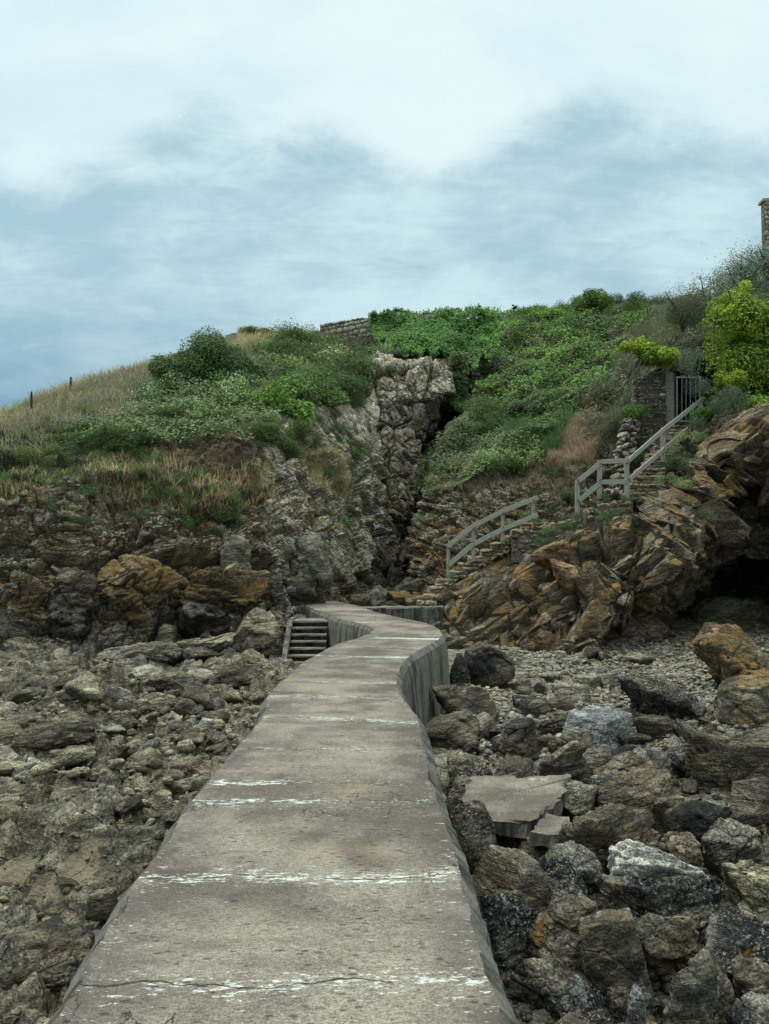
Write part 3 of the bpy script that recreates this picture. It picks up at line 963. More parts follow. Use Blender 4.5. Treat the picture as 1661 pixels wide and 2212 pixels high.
# back of the chasm
Bk = Body([
    [(800, 1300, 33.8), (800, 1000, 35.9), (790, 880, 37.3), (800, 790, 38.6), (800, 775, 41), (800, 750, 46), (800, 740, 54)],
    [(850, 1285, 34.0), (850, 1000, 35.9), (850, 880, 36.9), (850, 790, 37.6), (850, 774, 41), (850, 742, 46), (850, 740, 54)],
    [(872, 1275, 35.0), (878, 1130, 35.9), (900, 960, 37.0), (905, 850, 37.4), (905, 785, 37.8), (905, 770, 41), (905, 742, 46), (905, 740, 54)],
    [(895, 1262, 38), (905, 1130, 41.5), (930, 990, 42), (955, 925, 40), (965, 850, 37.7), (965, 785, 38), (965, 770, 41), (965, 742, 46), (965, 740, 54)],
    [(905, 1258, 41), (925, 1150, 45), (960, 1000, 46), (985, 930, 44), (985, 850, 38.7), (982, 785, 38.6), (982, 770, 41), (982, 742, 46), (982, 740, 54)],
    [(915, 1255, 42), (945, 1150, 47), (980, 1000, 48), (1000, 930, 46), (1005, 860, 44), (1003, 785, 43), (1003, 770, 44), (1000, 742, 47), (1000, 740, 54)],
    [(960, 1255, 42), (1000, 1150, 45), (1030, 1000, 44), (1035, 900, 41), (1025, 840, 39.6), (1022, 790, 39.6), (1025, 775, 41), (1040, 742, 47), (1040, 740, 54)],
    [(1060, 1255, 42), (1080, 1150, 45), (1100, 1000, 44), (1100, 900, 43), (1100, 840, 42), (1100, 790, 42), (1100, 775, 43), (1100, 742, 47), (1100, 740, 54)],
], 420, 1.8, smooth=4)
pB = Bk.base.reshape(-1, 3)
dB = rockdisp(pB, rot(5, 15, 10), (1.5, 1.5, 1.9), 0.45, 21, 0.35, 3).reshape(Bk.shape)
rwB = np.clip((Bk.py - 765) / 15, 0, 1)
Bk.displace(dB * (0.1 + 0.9 * rwB))
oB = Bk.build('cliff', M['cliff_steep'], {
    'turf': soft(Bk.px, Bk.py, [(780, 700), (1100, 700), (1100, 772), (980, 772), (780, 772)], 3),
    'wet_shade': np.clip((Bk.px - np.interp(Bk.py, [770, 880, 950, 1150, 1290], [995, 970, 925, 868, 850])) / 30, -0.6, 0.6), 'soil': np.full(Bk.shape, -0.4),  # shade of the chasm slot painted into the rock colour
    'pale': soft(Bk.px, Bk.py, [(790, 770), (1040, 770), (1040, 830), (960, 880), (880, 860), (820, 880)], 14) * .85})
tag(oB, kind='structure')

# right headland
C = Body([
    [(1000, 1300, 40), (1000, 1150, 42), (1040, 1000, 43), (1080, 880, 44), (1090, 800, 45), (1090, 750, 47), (1090, 700, 50), (1090, 720, 60)],
    [(925, 1300, 34), (930, 1150, 36), (955, 1060, 37), (1010, 950, 39), (1055, 870, 41), (1070, 800, 43), (1070, 730, 46), (1070, 690, 50), (1070, 710, 60)],
    [(885, 1300, 30), (884, 1150, 31.5), (897, 1060, 32.5), (955, 950, 34.5), (1012, 870, 37), (1040, 800, 40), (1045, 725, 44), (1045, 680, 48), (1045, 700, 58)],
    [(925, 1320, 27.5), (950, 1200, 29), (980, 1080, 31), (1040, 960, 33), (1080, 880, 36), (1100, 780, 40), (1110, 700, 45), (1110, 682, 49), (1110, 700, 58)],
    [(1000, 1320, 26.5), (1040, 1190, 28.2), (1080, 1080, 29.5), (1120, 990, 31.5), (1150, 900, 34), (1170, 800, 38), (1190, 710, 44), (1195, 688, 49), (1195, 708, 58)],
    [(1120, 1290, 26), (1150, 1140, 28), (1180, 1060, 28.8), (1210, 980, 30), (1240, 900, 32), (1270, 800, 36), (1290, 700, 42), (1290, 655, 48), (1290, 680, 58)],
    [(1240, 1260, 25.8), (1250, 1118, 27.6), (1275, 1050, 28.4), (1300, 960, 29.2), (1320, 880, 31), (1350, 780, 35), (1380, 700, 40), (1390, 660, 46), (1390, 690, 58)],
    [(1360, 1240, 25), (1362, 1080, 27.6), (1380, 1000, 28.4), (1400, 900, 29.5), (1410, 820, 31), (1430, 760, 34), (1450, 700, 38), (1460, 650, 44), (1460, 680, 58)],
    [(1480, 1240, 25.6), (1480, 1000, 27.8), (1490, 940, 28.6), (1500, 905, 31.5), (1520, 820, 33), (1540, 740, 34), (1560, 690, 36), (1570, 640, 42), (1570, 660, 58)],
    [(1600, 1200, 26), (1600, 1000, 27), (1610, 920, 27.6), (1620, 860, 29), (1640, 800, 30.5), (1650, 700, 33), (1660, 650, 37), (1670, 600, 42), (1670, 620, 58)],
    [(1850, 1200, 25), (1850, 1000, 26), (1850, 900, 27), (1850, 840, 28.5), (1850, 760, 30.5), (1850, 680, 33), (1860, 620, 37), (1870, 580, 42), (1870, 600, 58)],
    [(2700, 1300, 21), (2700, 1100, 22), (2700, 980, 23), (2700, 900, 25), (2700, 820, 27), (2700, 740, 31), (2700, 680, 35), (2700, 640, 40), (2700, 680, 58)],
], 560, 2.0, knots=False, smooth=8)
pC = C.base.reshape(-1, 3)
dC = rockdisp(pC, rot(5, -15, 10), (0.9, 0.9, 0.55), 0.32, 61, 0.45, 4).reshape(C.shape)
vegC = [(960, 600), (3000, 500), (3000, 900), (1560, 900), (1500, 880), (1400, 800), (1330, 900), (1300, 950), (1230, 1000), (1120, 1000), (1020, 990), (950, 1010), (900, 1060), (900, 950)]
vC = np.clip(soft(C.px, C.py, vegC, 25) * 1.0 + 0.3, 0, 1)
lc = fbm(pC * 0.55, 3, 65).reshape(C.shape)
C.displace(dC * (1 - 0.88 * vC) + lc * (0.25 + 0.55 * vC))
oC = C.build('headland', M['cliff'], {
    'turf': soft(C.px, C.py, vegC, 25) - 0.05,
    'soil': np.full(C.shape, -0.12), 'wet_shade': np.clip((C.py - 1190 + (C.px - 900) * .5) / 90, -0.6, 0.2),
    'lichen': np.clip((C.py - 1030) / 80, 0, 1.5)})
tag(oC, kind='structure')

# the bedded outcrop with the sea cave under it
D = Body([
    [(880, 1330, 28), (885, 1310, 26.4), (890, 1325, 25.6), (895, 1350, 25), (900, 1390, 24.5), (900, 1420, 24.4), (900, 1460, 24)],
    [(930, 1285, 28.5), (932, 1292, 25.8), (935, 1320, 24.7), (945, 1350, 24), (955, 1390, 23), (962, 1420, 22.6), (965, 1470, 22)],
    [(1005, 1215, 28.4), (1012, 1240, 25.8), (1030, 1290, 24.2), (1040, 1340, 23.4), (1050, 1385, 22.6), (1055, 1405, 22.6), (1060, 1450, 22)],
    [(1120, 1150, 28.2), (1130, 1182, 25.2), (1140, 1240, 23.6), (1150, 1310, 22.6), (1165, 1370, 22), (1170, 1400, 22.2), (1175, 1440, 21.5)],
    [(1210, 1118, 28.2), (1215, 1140, 25), (1230, 1200, 23.3), (1250, 1290, 22.2), (1270, 1370, 21.5), (1285, 1412, 21.6), (1290, 1445, 21.2)],
    [(1330, 1100, 27.4), (1345, 1122, 24.4), (1355, 1180, 22.9), (1375, 1260, 21.9), (1380, 1322, 21.6), (1375, 1375, 26.0), (1370, 1430, 24)],
    [(1440, 1100, 27), (1470, 1130, 23.8), (1478, 1155, 22.9), (1465, 1200, 22.3), (1440, 1240, 22.2), (1450, 1330, 29), (1460, 1410, 24.5)],
    [(1500, 1010, 27.3), (1530, 1060, 24.6), (1535, 1090, 23.8), (1525, 1120, 23.6), (1515, 1140, 23.9), (1530, 1270, 32), (1540, 1400, 25)],
    [(1540, 900, 28.4), (1575, 930, 25.8), (1580, 960, 25), (1580, 985, 24.6), (1580, 1020, 25.0), (1590, 1230, 34), (1600, 1400, 25.5)],
    [(1620, 870, 27.6), (1640, 890, 25.2), (1650, 930, 24), (1655, 985, 23.5), (1650, 1040, 24.5), (1660, 1220, 34), (1670, 1390, 25.5)],
    [(1750, 840, 27), (1750, 870, 24), (1750, 930, 23), (1750, 990, 22.6), (1750, 1060, 23.4), (1750, 1230, 29), (1750, 1400, 24)],
    [(2000, 800, 26), (2000, 850, 23), (2000, 930, 21.5), (2000, 1020, 21), (2000, 1120, 21.2), (2000, 1250, 23), (2000, 1450, 20)],
    [(2800, 900, 21), (2800, 950, 19), (2800, 1030, 18), (2800, 1120, 17.5), (2800, 1220, 17.5), (2800, 1350, 17.5), (2800, 1550, 16)],
], 560, 1.8, knots=True, smooth=5)
pD = D.base.reshape(-1, 3)
dD = rockdisp(pD, rot(8, 40, 8), (4.4, 2.4, 1.15), 0.95, 71, 0.5, 3).reshape(D.shape)
Rbed = rot(8, 40, 8)
qb = pD @ Rbed.T
ledge = (vnoise(np.stack([qb[:, 0] * 0.25, qb[:, 1] * 0.4, qb[:, 2] * 1.0], -1), 77)).reshape(D.shape)
rowt = np.linspace(0, 1, D.shape[0])[:, None] * np.ones(D.shape)
D.displace((dD + ledge * 0.5) * np.clip(rowt / 0.30, 0.12, 1) - 0.12)
tz = np.linspace(0, 1, D.shape[0])[:, None] * np.ones(D.shape)
oD = D.build('rock_outcrop', M['bedded'], {
    'turf': np.full(D.shape, -0.55), 'soil': np.full(D.shape, -0.3),
    'pale': np.clip(0.35 - tz, -0.2, 1), 'wet_shade': np.clip((tz - 0.62) * 2.2, -0.6, 0.25), 'lichen': np.clip(1.6 - tz * 1.5, 0.1, 1.2)})  # rock coloured darker from the overhang lip down into the cave
oD.name = 'cliff'
tag(oD, kind='structure')
print('terrain done')
BODIES = [A, Bk, C, D]

# ---------------------------------------------------------------- causeway
rng = np.random.default_rng(7)


def causeway():
    per = 14
    S = catmull(ST, 14)
    seg = np.linalg.norm(np.diff((S[:, :2] + S[:, 2:]) / 2, axis=0), axis=1)
    s = np.concatenate([[0], np.cumsum(seg)])
    n = 900
    tt = np.concatenate([np.linspace(0, 14, 420), np.linspace(14, s[-1], 500)[1:]])
    S = np.stack([np.interp(tt, s, S[:, k]) for k in range(4)], -1)
    n = len(S)
    m = 44
    L = S[:, :2]; R = S[:, 2:]
    out_l = (L - R); out_l /= np.linalg.norm(out_l, axis=1, keepdims=True)
    # joints: bay number along the way, cast joints at measured places
    yj = np.array([-3, -1, 0.6, 1.9, 3.12, 4.08, 5.35, 5.72, 6.75, 7.95, 9.2, 10.3, 11.6, 12.9, 14.3, 15.7, 17.0])
    cy = (L[:, 1] + R[:, 1]) / 2
    jt = np.interp(cy, yj, np.arange(len(yj)))
    bl = np.array([.5, .5, .5, .6, 1.7, .62, .45, .85, .55, .95, .5, .9, .6, .85, .5, .8, .6])
    bloom = np.where(cy > 17.0, .5, bl[np.argmin(np.abs(cy[:, None] - yj[None]), 1)])
    after = tt - tt[np.argmax(cy > 17.0)]
    jt = np.where(cy > 17.0, len(yj) - 1 + np.maximum(after, 0) / 2.4, jt) + 0.5
    verts = []; joint = []; edge = []
    ch = 0.075
    nseed = np.zeros((n, 3)); nseed[:, 0] = tt * 1.0
    wl = 0.020 * fbm(nseed * 5.0, 4, 3) - 0.035 * np.clip(fbm(nseed * 9.0 + 3, 3, 43) - 0.25, 0, 1); wr = 0.020 * fbm(nseed * 5.0 + 50, 4, 4) - 0.03 * np.clip(fbm(nseed * 9.0 + 33, 3, 44) - 0.2, 0, 1)
    wl += 0.02 * fbm(nseed * 0.8, 3, 5); wr += 0.02 * fbm(nseed * 0.8 + 9, 3, 6)
    rows = []
    for side, (E, O, wob) in enumerate(((L, out_l, wl), (R, -out_l, wr))):
        E2 = E + O * wob[:, None]
        prof = [(0.22, -2.0), (0.16, -0.95), (0.13, -0.55), (0.11, -0.25), (ch + 0.012, -0.13), (ch, -0.085), (ch * 0.5, -0.042), (0.0, 0.0)]
        cols_ = []
        for (o_, dz) in prof:
            rough = 0.006 * fbm(np.stack([tt * 9, np.full(n, dz * 20), np.full(n, side * 9.0)], -1), 3, 9) if dz > -1 else 0
            q = np.concatenate([E2 + O * (o_ + rough * 1.0)[:, None] if not np.isscalar(rough) else E2 + O * o_, (DECKZ + dz + (rough if dz < 0 else 0) * 0.5 + np.zeros(n))[:, None]], 1)
            cols_.append(q)
        rows.append(np.array(cols_))
    left = rows[0]; right = rows[1][::-1]
    t = np.linspace(0, 1, m)[1:-1]
    mid = left[-1][None] * (1 - t)[:, None, None] + right[0][None] * t[:, None, None]
    mp = mid.reshape(-1, 3)
    dz = 0.010 * fbm(mp * 1.4, 3, 13) + 0.0035 * fbm(mp * 14, 3, 14)
    mid[:, :, 2] += dz.reshape(mid.shape[:2])
    G = np.concatenate([left, mid, right], 0)          # cols, n, 3
    nc = G.shape[0]
    jt2 = np.repeat(jt[None], nc, 0)
    ed = np.zeros((nc, n))
    k0 = len(left)
    for i in range(nc):
        u = (i - k0 + 1) / (m - 1)
        ed[i] = np.clip(1 - min(max(u, 0), max(1 - u, 0)) / 0.22, 0, 1)
    f = grid_faces(nc, n)[:, ::-1]
    fi = np.repeat(np.arange(nc - 1), n - 1)
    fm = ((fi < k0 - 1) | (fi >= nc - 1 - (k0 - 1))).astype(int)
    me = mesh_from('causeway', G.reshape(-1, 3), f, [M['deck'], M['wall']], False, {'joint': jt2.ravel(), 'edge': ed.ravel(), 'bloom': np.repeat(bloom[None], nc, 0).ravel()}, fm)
    # close the far and near ends
    o = add('path', me)
    tag(o, kind='structure')
    return o


causeway()


def slab(name, outline, z0, z1, mats, cham=0.02, rough=0.01, seed=0, parent=None, sub=0.12):
    """a cast slab with a worn edge; outline counter-clockwise in x, y"""
    pts = []
    for i in range(len(outline)):
        a = np.array(outline[i], float); b_ = np.array(outline[(i + 1) % len(outline)], float)
        k = max(1, int(np.linalg.norm(b_ - a) / sub))
        for j in range(k):
            pts.append(a + (b_ - a) * j / k)
    pts = np.array(pts); n = len(pts); c_ = pts.mean(0)
    r = np.random.default_rng(seed)
    dirv_ = (c_ - pts); dirv_ /= np.linalg.norm(dirv_, axis=1, keepdims=True)
    lev = [(0, z0), (0, z1 - cham), (cham, z1)]
    v = []
    for o_, z_ in lev:
        jit = r.normal(0, rough, (n, 2))
        v.append(np.concatenate([pts + dirv_ * o_ + jit, np.full((n, 1), z_) + r.normal(0, rough * .6, (n, 1))], 1))
    v = np.concatenate(v + [np.array([[c_[0], c_[1], z1]]), np.array([[c_[0], c_[1], z0]])])
    f = []
    for k in range(2):
        for i in range(n):
            j = (i + 1) % n
            f.append((k * n + i, k * n + j, (k + 1) * n + j, (k + 1) * n + i))
    for i in range(n):
        j = (i + 1) % n
        f.append((2 * n + i, 2 * n + j, 3 * n)); f.append((j, i, 3 * n + 1))
    fm = [1] * (n * 1) + [0] * n + [0, 1] * n
    me = mesh_from(name, v, f, mats, False, {'joint': np.full(len(v), 0.0), 'edge': np.full(len(v), 0.3)}, fm)
    return add(name, me, parent)


# concrete steps going down to the left shore
st = empty('concrete_steps', (-2.05, 20.9, 0))
tag(st, 'narrow flight of stained concrete steps going down from the walkway to the left shore', 'steps')
for k in range(9):
    z1 = 1.28 - k * 0.155
    y1 = 21.55 - k * 0.20
    o = slab('step', [(-2.42, y1 - 0.24), (-1.50, y1 - 0.24), (-1.50, y1 + (0.30 if k else 0.7)), (-2.42, y1 + (0.30 if k else 0.7))], z1 - 0.05, z1, [M['deck'], M['deck']], 0.012, 0.006, k)
    o.parent = st; o.matrix_parent_inverse = Matrix.Translation((-2.05, 20.9, 0)).inverted()
    mb = MB(); mb.box((-1.96, y1 - 0.10 + 0.2, (z1 - 0.05 - 0.4) / 2), (0.92, 0.36, z1 - 0.05 + 0.4 - 0.004))
    q = mb.build('riser', M['wall'], st); q.matrix_parent_inverse = Matrix.Translation((-2.05, 20.9, 0)).inverted()
mb = MB()
yy = [21.9, 21.45, 19.75, 19.75, 21.9]
v = [(-2.55, 22.2, 1.32), (-2.55, 21.3, 1.30), (-2.55, 19.6, 0.15), (-2.55, 19.6, -0.4), (-2.55, 22.2, -0.4)]
v2 = [(-2.424, a, b_) for (_, a, b_) in v]
mb.addvf(v + v2, [(0, 1, 2, 3, 4), (9, 8, 7, 6, 5)] + [(i, i + 5, (i + 1) % 5 + 5, (i + 1) % 5) for i in range(5)])
q = mb.build('side_wall', M['wall'], st); q.matrix_parent_inverse = Matrix.Translation((-2.05, 20.9, 0)).inverted()

# low concrete branch that leads from the walkway to the foot of the stone stairs
o = slab('path', [(-0.75, 24.55), (1.75, 25.0), (1.95, 25.95), (-0.9, 25.35)], 0.82, 1.40, [M['deck'], M['wall']], 0.03, 0.015, 5)
tag(o, kind='structure')
o = slab('broken_slab', [(0.86, 9.05), (1.50, 8.78), (2.05, 9.6), (2.42, 10.7), (1.05, 10.6)], -0.02, 0.14, [M['deck'], M['wall']], 0.02, 0.022, 6)
tag(o, 'flat broken slab of grey concrete lying among the boulders right of the walkway', 'slab')
o = slab('broken_slab', [(1.55, 8.65), (1.80, 8.5), (2.05, 9.1), (1.82, 9.22)], -0.04, 0.10, [M['deck'], M['wall']], 0.015, 0.015, 8)
tag(o, 'small square concrete fragment touching the front edge of the flat broken slab', 'slab')

# ---------------------------------------------------------------- boulders
import bmesh
ICO = {}


def ico(n):
    if n not in ICO:
        bm = bmesh.new()
        bmesh.ops.create_icosphere(bm, subdivisions=n, radius=1.0)
        ICO[n] = (np.array([v.co[:] for v in bm.verts]), np.array([[v.index for v in f.verts] for f in bm.faces]))
        bm.free()
    return ICO[n]


def rock_mesh(seed, size, sub=4, kind='block', detail=1.0):
    """a faceted boulder, size in metres (w, d, h); origin at the middle of its foot"""
    d, f = ico(sub)
    r = np.random.default_rng(seed)
    npl = {'block': 12, 'slab': 12, 'round': 24, 'shard': 10, 'cube': 5}[kind]
    nn = r.normal(size=(npl, 3)); nn /= np.linalg.norm(nn, axis=1, keepdims=True)
    hh = r.uniform(0.38, 0.92, npl) if kind != 'round' else r.uniform(0.74, 1.0, npl)
    if kind == 'cube':
        ax = np.array([(1, 0, 0.1), (-1, 0, 0.2), (0, 1, 0.1), (0, -1, 0.3), (0, 0, 1), (0, 0, -1)]) + r.normal(0, .12, (6, 3))
        ax /= np.linalg.norm(ax, axis=1, keepdims=True)
        ax = ax @ rot(0, 0, r.uniform(-35, 35)).T
        hh = np.concatenate([r.uniform(.55, .85, 6), r.uniform(.75, 1.0, npl)]); nn = np.concatenate([ax, nn])
    nn = np.concatenate([nn, [(0, 0, 1), (0, 0, -1)]])
    hh = np.concatenate([hh, [0.78, 0.8]])
    dd = d @ nn.T
    rr = np.where(dd > 0.02, hh[None] / np.maximum(dd, 0.02), 9.0)
    rr = np.minimum(rr, 1.25)
    k = 70.0 if kind != 'round' else 16.0
    rad = (np.sum(rr ** -k, 1)) ** (-1 / k)
    v = d * rad[:, None]
    q = v + r.uniform(-50, 50, 3)
    v = v * (1 + 0.10 * fbm(q * 1.3, 2, seed % 77))[:, None]
    if kind == 'shard':
        v = v * (1 - 0.38 * np.clip(v[:, 2:3], -1, 1)) + np.array([0.35, 0.1, 0]) * r.choice([-1, 1]) * np.clip(v[:, 2:3], -1, 1)
        v = v @ rot(0, r.uniform(-8, 8), 0).T
    if kind == 'slab':
        v = v @ rot(0, r.uniform(-30, 30), 0).T
    v = v @ rot(r.uniform(-22, 22), r.uniform(-26, 26), r.uniform(-25, 25)).T
    lo = v.min(0); hi = v.max(0)
    v = (v - lo) / (hi - lo) * np.array([1, 1, 1]) - np.array([0.5, 0.5, 0])
    v = v * np.array(size)
    S = float(np.mean(size))
    q = v + r.uniform(-50, 50, 3)
    vn = d / np.array(size); vn /= np.linalg.norm(vn, axis=1, keepdims=True)
    am = {'block': .055, 'slab': .06, 'round': .035, 'shard': .045, 'cube': .022}[kind] * S * detail
    disp = rockdisp(q / S, rot(r.uniform(-30, 30), r.uniform(-40, 40), 0), (0.62, 0.5, 0.20 if kind == 'slab' else 0.3), 1.0, seed % 97, 0.5, 3 if sub >= 5 else 2) * am
    disp += fbm(q / S * 3.0, 4, seed % 89) * am * 0.6 + fbm(q / S * 14.0, 3, seed % 83) * am * 0.25
    v = v + vn * disp[:, None]
    return v, f


def rock(name, seed, size, mat, loc, sub=4, kind='block', rotz=0.0, smooth=True, detail=1.0, tilt=0.0):
    v, f = rock_mesh(seed, size, sub, kind, detail)
    me = mesh_from(name, v, f, [M[mat]], smooth)
    o = add(name, me, None, loc, rotz)
    if tilt:
        o.rotation_euler[1] = math.radians(tilt)
    return o


def boulder_px(x0, y0, x1, y1, mat, kind, label, zg=None, group=None, depth=0.85, name='boulder', tilt=0.0, Y=None, seed=None, embed=0.12, detail=1.0):
    """a boulder measured by its extent on the photo and set down on the shore"""
    zg_ = 0.0 if zg is None else zg
    if Y is None:
        Yf = (CAMZ - zg_) * F / (y1 - 1200)
    else:
        Yf = Y; zg_ = CAMZ - (y1 - 1200) * Yf / F
    W = (x1 - x0) * Yf / F
    D_ = W * depth
    Yc = Yf + D_ / 2
    W = (x1 - x0) * Yc / F * 1.04
    E = math.atan(CAMZ / Yc)
    H = ((y1 - y0) * Yc / F - D_ * math.sin(E) * 0.75) / math.cos(E)
    H = max(H, 0.28 * W)
    X = ((x0 + x1) / 2 - 830.5) / F * Yc
    big = (x1 - x0) > 75
    seed = seed or int(x0 * 7 + y0 * 13) % 9973
    e = embed * H + 0.03
    if x0 > 880 and y1 > 1500:
        e += 0.22
    o = rock(name, seed, (W, D_, H + e), mat, (X, Yc, zg_ - e), 6 if (x1 - x0) > 150 else (5 if big else 4), kind, 0, True, detail, tilt)
    if x0 > 880 and y1 > 1500:
        rj = random.Random(seed)
        o.rotation_euler = (math.radians(rj.uniform(-9, 9)), math.radians(rj.uniform(-13, 13)), math.radians(rj.uniform(-12, 12)))
    return tag(o, label, 'rock', group)


